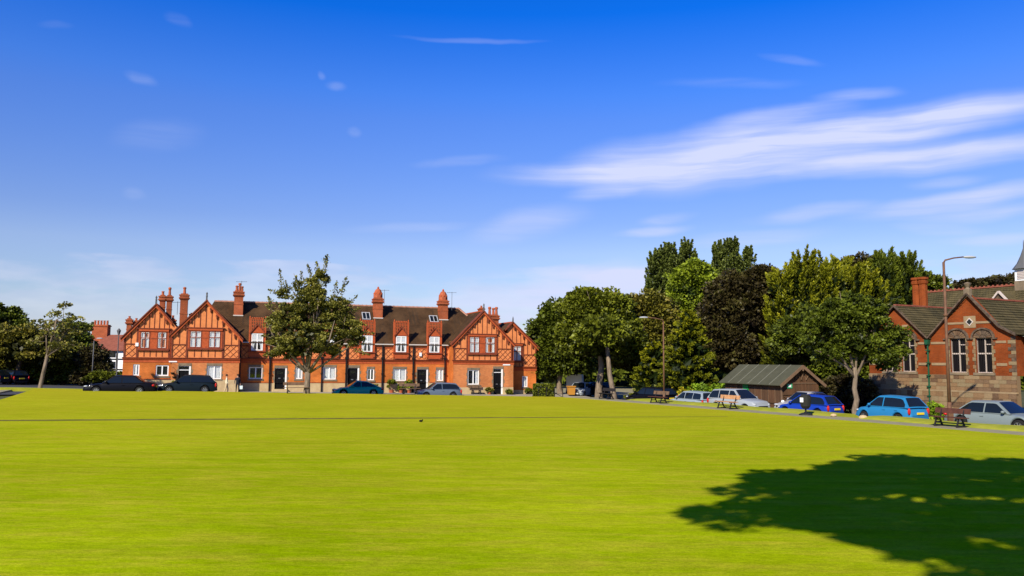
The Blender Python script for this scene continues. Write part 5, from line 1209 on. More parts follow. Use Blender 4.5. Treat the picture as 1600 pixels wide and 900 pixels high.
part('rail', 'shed_wood_b', SH, (-.05, -.01, -GW+.05, -.05, 1.38, 1.46)); part('rail', 'shed_trim', SH, (-.045, -.01, -GW+.05, -.05, EH-.12, EH-.06))
q = MB()
for k, (ya, yb, za, zb_) in enumerate(((-1.0, -1.3, 2.4, 2.8), (-1.3, -1.55, 2.8, 2.4), (-1.55, -1.75, 2.4, 2.95), (-1.75, -1.95, 2.95, 2.4), (-1.95, -2.2, 2.4, 2.8), (-2.2, -2.5, 2.8, 2.4))): q.bar((-.03, ya, za), (-.03, yb, zb_), .03, .05, up=(1, 0, 0))
q.build('gable_lattice', 'shed_trim', SH)
q = MB(); q.bar((-.03, -.1, 1.3), (-.03, -1.3, .2), .03, .09, up=(1, 0, 0)); q.build('brace', 'shed_wood_b', SH)
ov = .35; es = EH-ov*(RH-EH)/(GW/2)
for k in range(6):
    x0 = -.3+(LW+.6)*k/6; x1 = -.3+(LW+.6)*(k+1)/6; q = MB()
    for sg in (1, -1):
        ye = -GW/2+sg*(GW/2+ov); t = .05; yr = -GW/2
        v = [(x0, ye, es+t), (x1, ye, es+t), (x1, yr, RH+t), (x0, yr, RH+t), (x0, ye, es), (x1, ye, es), (x1, yr, RH), (x0, yr, RH)]
        q.add(v, [(0, 1, 2, 3), (7, 6, 5, 4), (0, 4, 5, 1), (1, 5, 6, 2), (3, 7, 4, 0)] if sg < 0 else [(3, 2, 1, 0), (4, 5, 6, 7), (1, 5, 4, 0), (2, 6, 5, 1), (0, 4, 7, 3)])
    q.build('felt_sheet', 'felt', SH)
    if k: 
        q = MB(); q.bar((x0, ov, es+.06), (x0, -GW/2, RH+.06), .045, .02); q.build('felt_seam', 'felt_seam', SH)
for sg in (1, -1):
    q = MB(); q.bar((-.33, -GW/2+sg*(GW/2+ov), es-.04), (-.33, -GW/2, RH-.04), .04, .20); q.build('bargeboard', 'shed_trim', SH)
part('finial', 'shed_trim', SH, (-.37, -.30, -GW/2-.04, -GW/2+.04, RH-.35, RH+.05))
part('post', 'shed_trim', SH, (-.04, .06, -.02, .06, -.15, EH)); part('notice', 'sign_green', SH, (-.06, -.035, -.80, -.38, 1.85, 2.15))
part('notice', 'white_paint', SH, (-.065, -.0605, -.70, -.48, 1.93, 2.08))

# ------------------------------------------------------------------ far left house
HL = empty('timbered_house', (at(145-800, 112), 112, .2), R(6), 'white half-timbered house with a red tiled roof at the left end of the terrace', 'house')
hs = 112/1256.
def hz(py): return (560-py)*hs+3.1
part('wall', 'white_paint', HL, (0, 8.5, 0, 7, -.5, hz(548)))
for x in (1.0, 1.6, 3.4, 4.6, 5.2, 6.4, 7.4): part('batten', 'black_paint', HL, (x, x+.16, -.05, -.002, 0, hz(549)))
for z in (hz(562), hz(578)): part('batten', 'black_paint', HL, (0, 8.5, -.06, -.051, z, z+.16))
f = part('window', 'black_paint', HL, (2.0, 3.3, -.08, -.002, hz(558), hz(549)))
part('pane', 'car_glass', f, (2.08, 3.22, -.09, -.081, hz(557.4), hz(549.6))); f = part('window', 'black_paint', HL, (1.8, 3.3, -.08, -.002, hz(575), hz(565))); part('pane', 'car_glass', f, (1.9, 3.2, -.09, -.081, hz(574), hz(566)))
mat('red_tile', (.23, .075, .045), .85, var=.2, vscale=3)
b = MB(); b.prismz([(-.4, -.4), (8.9, -.4), (8.9, 7.4), (-.4, 7.4)], hz(548), hz(547)); b.add([(-.4, -.4, hz(547)), (8.9, -.4, hz(547)), (8.9, 3.5, hz(522)), (.9, 3.5, hz(522)), (8.9, 7.4, hz(547)), (-.4, 7.4, hz(547))], [(0, 1, 2, 3), (2, 4, 5, 3), (0, 3, 5), (1, 4, 2)]); b.build('roof', 'red_tile', HL)
for k, x in enumerate((-1.0,)):
    ch = part('chimney', 'chimney_brick', HL, (x-.2, x+1.9, 3.0, 4.2, 2.5, hz(506))); part('chimney_band', 'chimney_brick', ch, (x-.3, x+2.0, 2.9, 4.3, hz(509), hz(507.5)))
    for j in range(5):
        q = MB(); q.lathe([(.14, 0), (.16, .3), (.13, .5), (.18, .52), (.15, .6)], (x+.0+j*.42, 3.5, hz(506)), 8); q.build('chimney_pot', 'pot', ch)
ch = part('chimney', 'chimney_brick', HL, (3.9+.6, 5.0+.6, 3.2, 4.0, 5, hz(516)))
FH = empty('distant_house', (at(10-800, 120), 120, .3), R(4), 'small orange brick house front glimpsed under the trees at the far left', 'house')
part('wall', 'brick_buff', FH, (-3, 3.4, 0, 5, -.5, 2.6))
b = MB(); b.prism([(-3.3, 2.6), (3.7, 2.6), (.2, 4.6)], -.2, 5.2); b.build('roof', 'roof_tile', FH, roofuv=True)
for x in (-2.2, .6): f = part('window', 'white_paint', FH, (x, x+.9, -.06, -.002, 1.0, 2.1)); part('pane', 'car_glass', f, (x+.1, x+.8, -.07, -.061, 1.1, 2.0))
part('door', 'black_paint', FH, (-.8, .1, -.05, -.002, 0, 2.0))

# ------------------------------------------------------------------ cars
def interp(pts, x):
    if x <= pts[0][0]: return pts[0][1]
    for (a, c), (d, e) in zip(pts, pts[1:]):
        if x <= d: t = (x-a)/(d-a); return c+(e-c)*t
    return pts[-1][1]
def car(name, label, paint, loc, heading, L=4.3, W=1.75, H=1.45, style='hatch', wheel=.31, wb=None, plate='plate_yellow', z=None, group=None, dz=0, rimm='rim'):
    x, y = loc; root = empty(name, (x, y, (g(x, y)+.04 if z is None else z)+dz), heading, label, 'car', group)
    h2 = L/2; belt = .62*H; wb = wb or L*.6
    xf = h2-L*.19; xr = xf-wb                                 # axles
    if style == 'saloon': hood = [(-h2, .60), (-h2+.06, .93*belt+.03), (-h2+.55, belt+.06), (-.2*L, belt+.02), (.20*L, belt), (h2-.35, .72*belt+.10), (h2-.06, .64*belt), (h2, .50)]; gx = [(-.36*L, 0), (-.20*L, 1), (.02*L, 1.03), (.075*L, 1), (.235*L, 0)]
    elif style == 'coupe': hood = [(-h2, .55), (-h2+.08, belt*.95), (-.3*L, belt+.05), (.2*L, belt), (h2-.4, .70*belt+.08), (h2-.06, .55*belt), (h2, .45)]; gx = [(-.42*L, 0), (-.17*L, .93), (-.02*L, 1.03), (.04*L, 1), (.21*L, 0)]
    elif style == 'estate': hood = [(-h2, .55), (-h2+.04, belt+.02), (.2*L, belt), (h2-.35, .72*belt+.1), (h2-.06, .62*belt), (h2, .48)]; gx = [(-.485*L, 0), (-.42*L, .93), (-.25*L, 1), (.0*L, 1.03), (.06*L, 1), (.23*L, 0)]
    elif style == 'suv': hood = [(-h2, .6), (-h2+.05, belt+.06), (.2*L, belt+.02), (h2-.30, .80*belt+.1), (h2-.05, .72*belt), (h2, .55)]; gx = [(-.475*L, 0), (-.38*L, .93), (-.22*L, 1), (.0*L, 1.03), (.06*L, 1), (.235*L, 0)]
    else: hood = [(-h2, .55), (-h2+.05, belt+.03), (.2*L, belt), (h2-.32, .76*belt+.1), (h2-.06, .64*belt), (h2, .48)]; gx = [(-.475*L, 0), (-.36*L, .93), (-.2*L, 1), (.0*L, 1.04), (.07*L, 1), (.26*L, 0)]
    r = wheel+.05; z0 = .20
    xs = sorted(set([round(v, 3) for v in list(np.linspace(-h2, h2, 30))+[-h2+.03, -h2+.09, h2-.03, h2-.09]+[xa+r*math.cos(t) for xa in (xf, xr) for t in np.linspace(0, math.pi, 9)]]))
    def sec(x):
        e = abs(x)/h2; w_ = W/2*(1-.16*e**6-.05*e**2); zt = interp(hood, x); zb = z0+.06*max(0, (e-.9)/.1)
        for xa in (xf, xr):
            if abs(x-xa) < r: zb = max(zb, wheel+math.sqrt(max(0, r*r-(x-xa)**2)))
        zs = [zb, zb+.04, max(zb+.06, .42), max(zb+.08, .60*zt+.05), max(zb+.10, zt-.13), max(zb+.12, zt-.04), max(zb+.13, zt), max(zb+.14, zt+.025)]
        ws = [w_*.93, w_*.99, w_, w_*.995, w_*.965, w_*.92, w_*.80, 0]
        return [(ww, zz) for ww, zz in zip(ws, zs)]
    b = MB(); rows = []
    for x_ in xs:
        s_ = sec(x_); bul = lambda zz: 0 if abs(x_) < h2-.15 else (-(.10*((zz-.48)/.4)**2)*(1 if x_ > 0 else -1))
        row = [(x_+bul(zz), -ww, zz) for ww, zz in s_]+[(x_+bul(zz), ww, zz) for ww, zz in reversed(s_[:-1])]; rows.append(row)
    nr = len(rows[0]); b.add([v for rw in rows for v in rw], [(i*nr+k, (i+1)*nr+k, (i+1)*nr+k+1, i*nr+k+1) for i in range(len(rows)-1) for k in range(nr-1)])
    b.add(rows[0], [tuple(range(nr))]); b.add(rows[-1], [tuple(reversed(range(nr)))])
    zc = belt-.02
    body = b.build('body', paint, root, smooth=True)
    sm = body.modifiers.new('es', 'EDGE_SPLIT'); sm.split_angle = R(38)
    # greenhouse
    def gz_(x_): return zc+(H-zc)*interp(gx, x_)
    wb0 = W/2*.945; wr0 = W/2*.70
    def hw(zz): t = (zz-zc)/(H-zc); return wb0+(wr0-wb0)*t**1.25 if t > 0 else wb0
    g0, g1 = gx[0][0], gx[-1][0]; gxs = sorted(set([round(v, 3) for v in list(np.linspace(g0, g1, 22))+[p[0] for p in gx]]))
    def grow(x_, o=0):
        zt = max(gz_(x_), zc+.012); q = [(0, hw(zc)), (.35, hw(zc+(zt-zc)*.35)), (.7, hw(zc+(zt-zc)*.7)), (.93, hw(zc+(zt-zc)*.93)-.0), (1.0, hw(zt)-.10)]
        pts = [(x_, -(ww+o), zc+(zt-zc)*t+o*(t > .95)) for t, ww in q]; return pts+[(x_, 0, zt+.02+o)]+[(x_, -p[1], p[2]) for p in reversed(pts)]
    b = MB(); rows = [grow(x_) for x_ in gxs]; nr = len(rows[0])
    b.add([v for rw in rows for v in rw], [(i*nr+k, (i+1)*nr+k, (i+1)*nr+k+1, i*nr+k+1) for i in range(len(rows)-1) for k in range(nr-1)])
    ro = b.build('roof', paint, root, smooth=True); sm = ro.modifiers.new('es', 'EDGE_SPLIT'); sm.split_angle = R(30)
    # side glass
    xw0 = gx[-2][0]; xw1 = gx[-1][0]
    lo = zc+.04
    def xat(z_, front):      # x where the roof profile reaches z_
        f_ = (z_-zc)/(H-zc)
        if front:
            for (a, c), (d, e) in zip(gx, gx[1:]):
                if c >= f_ >= e: xx = a+(d-a)*(c-f_)/(c-e)
            return xx
        for (a, c), (d, e) in zip(gx, gx[1:]):
            if c <= f_ <= e: return a+(d-a)*(f_-c)/(e-c)
        return g0
    top = H-.085
    bp = .03*L if style != 'saloon' else .0
    cuts = [(xat(lo, False)+.16, bp-.12*L-.13*L*0) if False else None]
    ends = [g0+.30, -.04*L-.0, .245*L]
    segs = [(g0+.22, -.035*L-.05), (-.035*L+.02, xw1-.18)]
    if style in ('estate', 'suv'): segs = [(g0+.20, -.24*L), (-.24*L+.06, -.02*L-.05), (-.02*L+.02, xw1-.18)]
    for sg in (-1, 1):
        for (a, c) in segs:
            q = MB(); n = 9; vs = []
            for k in range(n):
                xx = a+(c-a)*k/(n-1); zt = min(gz_(xx)-.085, top); zt = max(zt, lo+.004)
                for zz in (lo, (lo+zt)/2, zt): vs.append((xx, sg*(hw(zz)+.012), zz))
            fs = [(k*3+j, (k+1)*3+j, (k+1)*3+j+1, k*3+j+1) for k in range(n-1) for j in range(2)]
            q.add(vs, fs if sg < 0 else [tuple(reversed(f_)) for f_ in fs]); q.build('side_window', 'car_glass', root)
        q = MB(); q.ball((xw1-.30, sg*(W/2+.06), zc+.10), (.09, .10, .075)); q.bar((xw1-.30, sg*(W/2-.1), zc+.06), (xw1-.30, sg*(W/2+.04), zc+.08), .05); q.build('mirror', paint, root, smooth=True)
        for xx in (-.06*L, -.06*L-.95 if L > 3.9 else -.06*L-.8):
            part('door_handle', paint, root, (xx-.09, xx+.09, sg*W/2*.985-.02, sg*W/2*.985+.02, zc-.16, zc-.125))
        q = MB(); q.box(h2-.42, h2-.12, sg*W/2*.80-.14, sg*W/2*.80+.06, .0, .0) if False else None
    def slope_pane(nm, xa, xb, za, zb, wa, wbb, o=.02):
        dx, dz_ = xb-xa, zb-za; ln = math.hypot(dx, dz_); nx, nz = (dz_/ln, -dx/ln)
        if nz < 0: nx, nz = -nx, -nz
        q = MB(); n = 7; vs = []
        for k in range(3):
            t = k/2; ww = wa+(wbb-wa)*t
            for j in range(n):
                v = -1+2*j/(n-1); vs.append((xa+dx*t+nx*o, ww*v, za+dz_*t+nz*o+.018*(1-v*v)))
        fs = [(k*n+j, k*n+j+1, (k+1)*n+j+1, (k+1)*n+j) for k in range(2) for j in range(n-1)]
        q.add(vs, fs if dx < 0 else [tuple(reversed(f_)) for f_ in fs]); q.build(nm, 'car_glass', root)
    zw = gz_(xw0)
    slope_pane('windscreen', xw1-.05*(xw1-xw0), xw0+.07*(xw1-xw0), zc+.05*(zw-zc), zw-.07*(zw-zc), W/2*.86, W/2*.62)
    xb0, xb1 = gx[0][0], gx[1][0]; zr = gz_(xb1)
    slope_pane('rear_window', xb0+.12*(xb1-xb0), xb1-.08*(xb1-xb0), zc+.12*(zr-zc), zr-.08*(zr-zc), W/2*.80, W/2*.60)
    # lights, plates, grille, bumpers
    fz, rz = .60*belt/.9*.72+.16, belt-.20
    for sg in (-1, 1):
        q = MB(); q.ball((h2-.20, sg*W/2*.72, fz+.06), (.17, .13, .06), 10, 6); q.build('headlight', 'headlight', root, smooth=True)
        if style in ('hatch', 'estate', 'suv'): q = MB(); q.ball((-h2+.10, sg*W/2*.86, rz), (.08, .09, .19), 8, 6)
        else: q = MB(); q.ball((-h2+.12, sg*W/2*.76, rz+.02), (.12, .19, .09), 8, 6)
        q.build('taillight', 'taillight', root, smooth=True)
    part('front_plate', 'plate_white', root, (h2-.005, h2+.02, -.26, .26, .36, .47)); pz = .60 if style in ('hatch', 'estate', 'suv') else .56
    part('rear_plate', plate, root, (-h2-.035, -h2-.005, -.26, .26, pz, pz+.115))
    part('grille', 'rubber', root, (h2-.05, h2+.012, -.42, .42, .50, .62), (h2-.03, h2+.010, -.5, .5, .26, .345))
    part('bumper_trim', 'rubber', root, (-h2-.012, -h2+.03, -.55, .55, .26, .36))
    b = MB(); b.box(-h2+.25, h2-.25, -W/2*.72, W/2*.72, .16, .62); b.build('underbody', 'rubber', root)
    for xa in (xf, xr):
        for sg in (-1, 1):
            q = MB(); yc = sg*(W/2-.10); n = 20; R0 = wheel
            prof = [(R0*.62, .10), (R0*.95, .105), (R0, .07), (R0, -.07), (R0*.95, -.105), (R0*.62, -.10)]
            vs = [(xa+rr_*math.cos(2*math.pi*k/n), yc+sg*yy, R0+rr_*math.sin(2*math.pi*k/n)) for rr_, yy in prof for k in range(n)]
            q.add(vs, [(i*n+k, i*n+(k+1) % n, (i+1)*n+(k+1) % n, (i+1)*n+k) for i in range(5) for k in range(n)]); wo = q.build('wheel', 'tyre', root, smooth=True)
            q = MB()
            for k in range(7):
                t = 2*math.pi*k/7; q.bar((xa+.04*math.cos(t), yc+sg*.085, R0+.04*math.sin(t)), (xa+R0*.62*math.cos(t), yc+sg*.085, R0+R0*.62*math.sin(t)), .05, .03, up=(0, 1, 0))
            vs = [(xa+rr_*math.cos(2*math.pi*k/n), yc+sg*yy, R0+rr_*math.sin(2*math.pi*k/n)) for rr_, yy in ((R0*.66, .10), (R0*.58, .10), (R0*.58, .06)) for k in range(n)]
            q.add(vs, [(i*n+k, i*n+(k+1) % n, (i+1)*n+(k+1) % n, (i+1)*n+k) for i in range(2) for k in range(n)]); q.build('rim', rimm, wo)
    return root
def hd(dx, dy): return math.atan2(dy, dx)
AWAY = hd(*TS); NEAR = AWAY+math.pi
A0 = YAW
# cars before the terrace
car('parked_car', 'shiny black saloon parked side-on before the left gables, nose to the left', 'paint_black', (at(195-800, 61.5), 61.5), A0+math.pi-R(4), 4.95, 1.84, 1.43, 'saloon', dz=-.05, group='cars parked before the terrace')
car('parked_car', 'dark grey hatchback parked before the dark door between the left gables', 'paint_darkgrey', (at(299-800, 64.5), 64.5), A0+math.pi, 4.35, 1.76, 1.47, 'hatch', group='cars parked before the terrace', dz=.08)
car('parked_car', 'teal green coupe parked before the centre of the terrace, right of the street tree', 'paint_teal', (at(562-800, 70.), 70.), A0+math.pi, 4.25, 1.72, 1.36, 'coupe', group='cars parked before the terrace', dz=.10)
car('parked_car', 'blue-grey hatchback parked before the terrace beside the right gable', 'paint_bluegrey', (at(687-800, 74.), 74.), A0+math.pi, 4.15, 1.72, 1.47, 'hatch', group='cars parked before the terrace', dz=.0)
# cars at the far left
car('parked_car', 'dark estate car seen from behind on the far left road', 'paint_black', (at(22-800, 86.), 86.), R(150), 4.5, 1.75, 1.5, 'estate', dz=.0)
car('parked_car', 'small silver car facing the viewer in the shade on the far left', 'paint_silver', (at(124-800, 100.), 100.), R(-62), 4.0, 1.7, 1.45, 'hatch', dz=.0)
car('parked_car', 'dark car half hidden beside the small silver car on the far left', 'paint_darkgrey', (at(140-800, 103.), 103.), R(-70), 4.0, 1.7, 1.45, 'hatch')
car('parked_car', 'dark car cut off by the left edge of the picture', 'paint_darkgrey', (at(-12-800, 84.), 84.), R(170), 4.3, 1.75, 1.45, 'hatch')
# side street, from the camera outwards
def cs(s_, p_): return st(s_, p_)
car('parked_car', 'silver-green saloon at the right edge, facing right behind the nearest bench', 'paint_silver2', cs(4.6, 5.2), NEAR, 4.75, 1.80, 1.44, 'saloon', wheel=.33)
car('parked_car', 'light blue hatchback with a yellow rear plate parked by the round street tree', 'paint_lightblue', (at(1388-800, 45.8), 45.8), AWAY-R(3), 3.85, 1.67, 1.55, 'hatch')
car('parked_car', 'deep blue hatchback parked behind the litter bin', 'paint_blue', (at(1262-800, 50.5), 50.5), AWAY+R(6), 3.95, 1.68, 1.45, 'hatch')
car('parked_car', 'silver saloon parked beyond the deep blue hatchback, beside the shed', 'paint_champagne', (at(1258-800, 53.2), 53.2), A0+R(182), 4.3, 1.70, 1.47, 'saloon', dz=.14)
car('parked_car', 'silver sport utility car facing the viewer in front of the shed', 'paint_silver', (at(1152-800, 56.), 56.), NEAR+R(4), 4.45, 1.82, 1.66, 'suv', wheel=.34, dz=-.0)
car('parked_car', 'pale blue-grey estate with red rear lights parked left of the silver sport utility car', 'paint_palegrey', (at(1081-800, 60.5), 60.5), AWAY-R(2), 4.5, 1.74, 1.42, 'estate')
car('parked_car', 'black estate car behind the brown bench in the middle distance', 'paint_black', (at(1017-800, 66.), 66.), AWAY+R(8), 4.6, 1.76, 1.47, 'estate', dz=.05)
car('parked_car', 'small silver car facing the viewer beside the white van', 'paint_silver', (at(907-800, 82.), 82.), R(-110), 3.9, 1.68, 1.45, 'hatch', plate='plate_white', dz=.0)
car('parked_car', 'dark car beside the small silver car under the chestnut trees', 'paint_black', (at(930-800, 84.), 84.), R(-150), 4.2, 1.7, 1.45, 'hatch')
# white van
vx = at(899-800, 87); V = empty('van', (vx, 87, g(vx, 87)+.06), R(82), 'white van with a square back parked under the trees behind the small silver car', 'van')
b = MB(); b.prism([(-1.6, .4), (2.2, .4), (2.3, 1.0), (1.5, 1.25), (1.0, 2.15), (-1.6, 2.2)], -.85, .85); b.build('body', 'paint_white', V, bevel=.06)
q = MB(); q.add([(1.53, -.7, 1.28), (1.53, .7, 1.28), (1.06, .66, 2.05), (1.06, -.66, 2.05)], [(0, 1, 2, 3)]); q.build('windscreen', 'car_glass', V)
for xx in (1.5, -1.0):
    for sg in (-1, 1):
        q = MB(); n = 16; q.add([(xx+.32*math.cos(2*math.pi*k/n), sg*.8+yy, .32+.32*math.sin(2*math.pi*k/n)) for yy in (-.1, .1) for k in range(n)], [(k, (k+1) % n, (k+1) % n+n, k+n) for k in range(n)]+[tuple(range(n)), tuple(range(n, 2*n))]); q.build('wheel', 'tyre', V)
# orange-yellow grit bin
ox = at(893-800, 80); O = empty('grit_bin', (ox, 80, g(ox, 80)+.35), R(10), 'orange-yellow bin standing beside the tree trunk left of the white van', 'bin')
b = MB(); b.prism([(-.3, 0), (.3, 0), (.36, .75), (-.36, .75)], -.3, .3); b.build('body', 'orange_paint', O); part('lid', 'orange_paint', O, (-.4, .4, -.36, .36, .755, .86))
# green hedge and gate right of the terrace
x = at(852-800, 76); rg = np.random.default_rng(81); HG = tag(leaf_mesh('hedge', np.column_stack([rg.uniform(-1.0, 1.0, 5000), rg.uniform(-.4, .4, 5000), rg.uniform(-.3, 1.25, 5000)]), rg.normal(size=(5000, 3)), .10, 1.4, rg.uniform(0, .9, 5000), 'leaf_green', None, 81), 'square clipped hedge against the right end of the terrace', 'hedge'); HG.location = (x-.1, 76, 0)
GT = empty('gate', (at(842-800, 73), 73, 0), R(20), 'dark metal gate and rails before the hedge at the right end of the terrace', 'gate')
b = MB()
for k in range(4): b.bar((k*.8, 0, -.2), (k*.8, 0, 1.05), .05)
b.build('post', 'iron', GT); b = MB(); b.bar((0, 0, 1.0), (.9, 0, 1.0), .04); b.bar((.8, 0, .95), (2.4, 0, .1), .04); b.bar((0, 0, .4), (2.4, 0, .4), .03); b.build('rail', 'iron', GT)

# ------------------------------------------------------------------ benches
def bench(label, x, y, z, rz, m1, m2, L=1.75, group=None):
    o = empty('park_bench', (x, y, z), rz, label, 'bench', group)     # local -y is the front
    for k in range(3): part('seat_slat', m2, o, (-L/2, L/2, -.30+k*.15, -.17+k*.15, .42, .455))
    q = MB(); q.add([(-L/2, .20, .60), (L/2, .20, .60), (L/2, .25, .84), (-L/2, .25, .84), (-L/2, .24, .60), (L/2, .24, .60), (L/2, .29, .84), (-L/2, .29, .84)], [(0, 1, 2, 3), (7, 6, 5, 4), (3, 2, 6, 7), (0, 4, 5, 1), (0, 3, 7, 4), (1, 5, 6, 2)]); q.build('backrest', m1, o)
    for xx in (-L/2+.32, L/2-.32):
        q = MB(); q.bar((xx, -.30, 0), (xx, -.14, .42), .05, .07, up=(0, 1, 0)); q.bar((xx, .28, 0), (xx, .05, .42), .05, .07, up=(0, 1, 0)); q.bar((xx, -.32, .40), (xx, .2, .40), .05, .05); q.bar((xx, .12, .40), (xx, .28, .82), .05, .05, up=(0, 1, 0))
        q.bar((xx, -.34, .03), (xx, .34, .03), .06, .05); q.bar((xx, -.2, .2), (xx, .14, .2), .04, .05); q.build('leg', 'iron', o)
    return o
BR = AWAY-R(0)    # bench long axis along the street, front towards the green (-PS direction)
bz = math.atan2(TS[1], TS[0])+math.pi
def bench_px(px, py, rot, **k):
    pass
bench('dark brown bench nearest the camera on the right, in front of the silver-green saloon', *st(4.4, 1.25), .46, bz, 'wood_brown', 'wood_brown')
bench('bench with a pale orange-tan backrest in front of the silver sport utility car', *st(19.4, 1.2), .46, bz, 'wood_tan', 'wood_tan')
bench('brown bench in front of the black estate car', *st(26.5, 1.2), .46, bz, 'wood_weathered', 'wood_brown')
bench('black bench under the thick pale chestnut trunk', *st(32.9, 1.0), .46, bz, 'iron', 'iron')
bench('thin dark bench at the foot of the street tree before the terrace', at(467-800, 63.2), 63.2, .72, A0, 'wood_weathered', 'wood_weathered', 2.0)
bench('dark bench beside the potted plants before the terrace', at(643-800, 66.5), 66.5, .60, A0, 'wood_weathered', 'wood_weathered', 1.7)
bx, by = tw(31.1, -.45); bench('weathered wooden seat under the right gable window', bx, by, .12, A0, 'wood_weathered', 'wood_weathered', 1.35)

# ------------------------------------------------------------------ litter bin, posts, lamps
bx, by = st(13.0, 1.2); LB = empty('litter_bin', (bx, by, .455), bz, 'dark hooded litter bin on a post in front of the deep blue hatchback', 'litter bin')
b = MB(); b.tube([(0, 0, 0), (0, 0, .75)], .05, 8); b.build('post', 'bin_dark', LB); b = MB(); b.lathe([(.38, 0), (.36, .06), (.22, .12), (.05, .15)], (0, 0, 0), 14); b.build('base', 'bin_dark', LB)
b = MB(); b.lathe([(.16, 0), (.27, .15), (.30, .5), (.29, .72), (.2, .80)], (0, 0, .35), 14); b.build('body', 'bin_dark', LB, smooth=False); part('notice', 'white_paint', LB, (-.1, .13, -.318, -.30, .72, .97))
px_, py_ = at(1221-800, 53.2), 53.2; WP = tag(MB().lathe([(.11, 0), (.11, .95), (.07, 1.02)], (0, 0, 0), 10).build('bollard', 'white_paint'), 'white post standing at the near corner of the shed', 'post'); WP.location = (px_, py_, g(px_, py_)+.05)
def lamp(label, x, y, z, h, arm, m='metal_post', r=.085, side=1):
    o = empty('street_lamp', (x, y, z), 0, label, 'street lamp')
    b = MB(); b.tube([(0, 0, -.2), (0, 0, 1.2)], r*1.25, 10); b.tube([(0, 0, 1.2), (0, 0, h*.45), (0, 0, h-.1)], [r, r*.85, r*.7], 10); b.lathe([(r*1.3, 0), (r*1.3, .1)], (0, 0, h*.66), 10); b.build('pole', m, o, smooth=True)
    b = MB(); b.tube([(0, 0, h-.15), (side*.08, 0, h), (side*arm*.5, 0, h+.12), (side*arm, 0, h+.18)], [r*.6, r*.5, r*.42, r*.4], 8); b.build('arm', m, o, smooth=True)
    b = MB(); b.ball((side*(arm+.28), 0, h+.17), (.36, .13, .075), 10, 6); lo = b.build('lantern', 'lamp_grey', o, smooth=True); return o
lx, ly = st(5.2, 3.1)
_d = 40.5; lxx = at(1479-800, _d)
lo = lamp('tall rusty-brown street lamp by the nearest bench, in front of the school', lxx, _d, .25, 8.35, 1.05)
part('access_door', 'metal_post', lo, (-.12, .12, -.13, .05, .2, .75))
lo = lamp('thin brown street lamp in front of the golden conifer', at(1037-800, 61), 61, .0, 6.55, 1.2, r=.07, side=-1)
lo = lamp('small old lamp post among the trees at the left end of the terrace', at(149-800, 84), 84, .3, 4.9, .3, m='lead', r=.06)
LP = empty('lantern_post', (at(187-800, 78), 78, .4), 0, 'old fashioned lantern post against the left end of the terrace', 'street lamp')
b = MB(); b.tube([(0, 0, 0), (0, 0, 5.2)], [.07, .045], 8); b.bar((-.35, 0, 5.0), (.3, 0, 5.0), .03); b.build('pole', 'lead', LP); b = MB(); b.lathe([(.1, 0), (.2, .35), (.22, .38), (.05, .6)], (0, 0, 5.2), 6); b.build('lantern', 'lead', LP)
# stones by the litter bin, black object on the green
for i, (s_, p_, r_) in enumerate(((9.75, 1.9, .16), (11.6, 1.8, .12))):
    x, y = st(s_, p_); b = MB(); b.ball((0, 0, .05), (r_*1.5, r_, r_*.8), 8, 5); o = b.build('edging_stone', 'sandstone'); o.location = (x, y, .47); tag(o, 'pale stone at the verge corner beside the deep blue hatchback, %s' % ('the larger one' if i == 0 else 'the smaller one'), 'stone')
b = MB(); b.ball((0, 0, .09), (.15, .09, .08), 10, 6); b.ball((.13, 0, .17), (.05, .045, .045), 8, 5); b.add([(-.12, -.03, .09), (-.12, .03, .09), (-.30, 0, .06)], [(0, 1, 2)]); b.bar((.02, -.03, 0), (.02, -.03, .05), .012); b.bar((.02, .03, 0), (.02, .03, .05), .012)
b.add([(.17, -.015, .17), (.17, .015, .17), (.23, 0, .16)], [(0, 1, 2)])
cz = 38.2; o = b.build('bird', 'black_paint'); o.scale = (.6, .6, .6); o.location = (at(662-800, cz), cz-.3, .46); tag(o, 'small black bird standing on the grass by the dark line across the green', 'bird')

# ------------------------------------------------------------------ shrubs, pots, flowers
bush('shrub', 'round green shrub against the school wall left of the larger one', 13.2, 12.3, [(0, 0, .55, .7, .5, .65)], 'leaf_lime', 70, 50, 91, .2, .09)
bush('shrub', 'wide green shrub against the school wall behind the silver-green saloon', 10.6, 12.3, [(0, 0, .55, 1.0, .5, .62), (.8, 0, .5, .6, .5, .55)], 'leaf_bright', 110, 50, 92, .2, .09)
bush('shrub', 'yellow-flowering shrub at the foot of the green drainpipe', 15.8, 11.9, [(0, 0, .7, .6, .5, .45), (.5, 0, .35, .5, .4, .3)], 'leaf_yellow', 70, 50, 93, .18, .09)
bush('shrub', 'dark ivy-like shrub between the street tree and the school wall', 18.4, 11.8, [(.3, 0, 1.3, 1.0, .8, 1.4), (-.9, 0, 1.4, 1.0, .8, 1.7), (-2.0, 0, 1.3, 1.0, .8, 1.5)], 'leaf_copper', 150, 60, 94, .28, .12)
bush('shrub', 'dark green ivy bush left of the street tree trunk', 21.3, 9.8, [(0, 0, .9, .9, .7, 1.0), (-.6, 0, 1.3, .6, .6, .9)], 'leaf_green', 150, 60, 95, .25, .11)
bush('hedge', 'bright green hedge behind the pale estate car, left of the shed', 30.4, 8.6, [(-1.8, 0, .95, 1.2, .5, .95), (0, 0, 1.05, 1.2, .5, 1.0), (1.5, .2, .95, 1.1, .5, .95)], 'leaf_lime', 150, 50, 96, .25, .12, 'hedge')
bush('hedge', 'yellow-green clipped hedge between the street lamp and the pale estate car', 32.9, 8.1, [(-1.0, 0, .8, 1.0, .5, .75), (.7, 0, .8, 1.0, .5, .75)], 'leaf_yellow', 110, 50, 97, .2, .11, 'hedge')
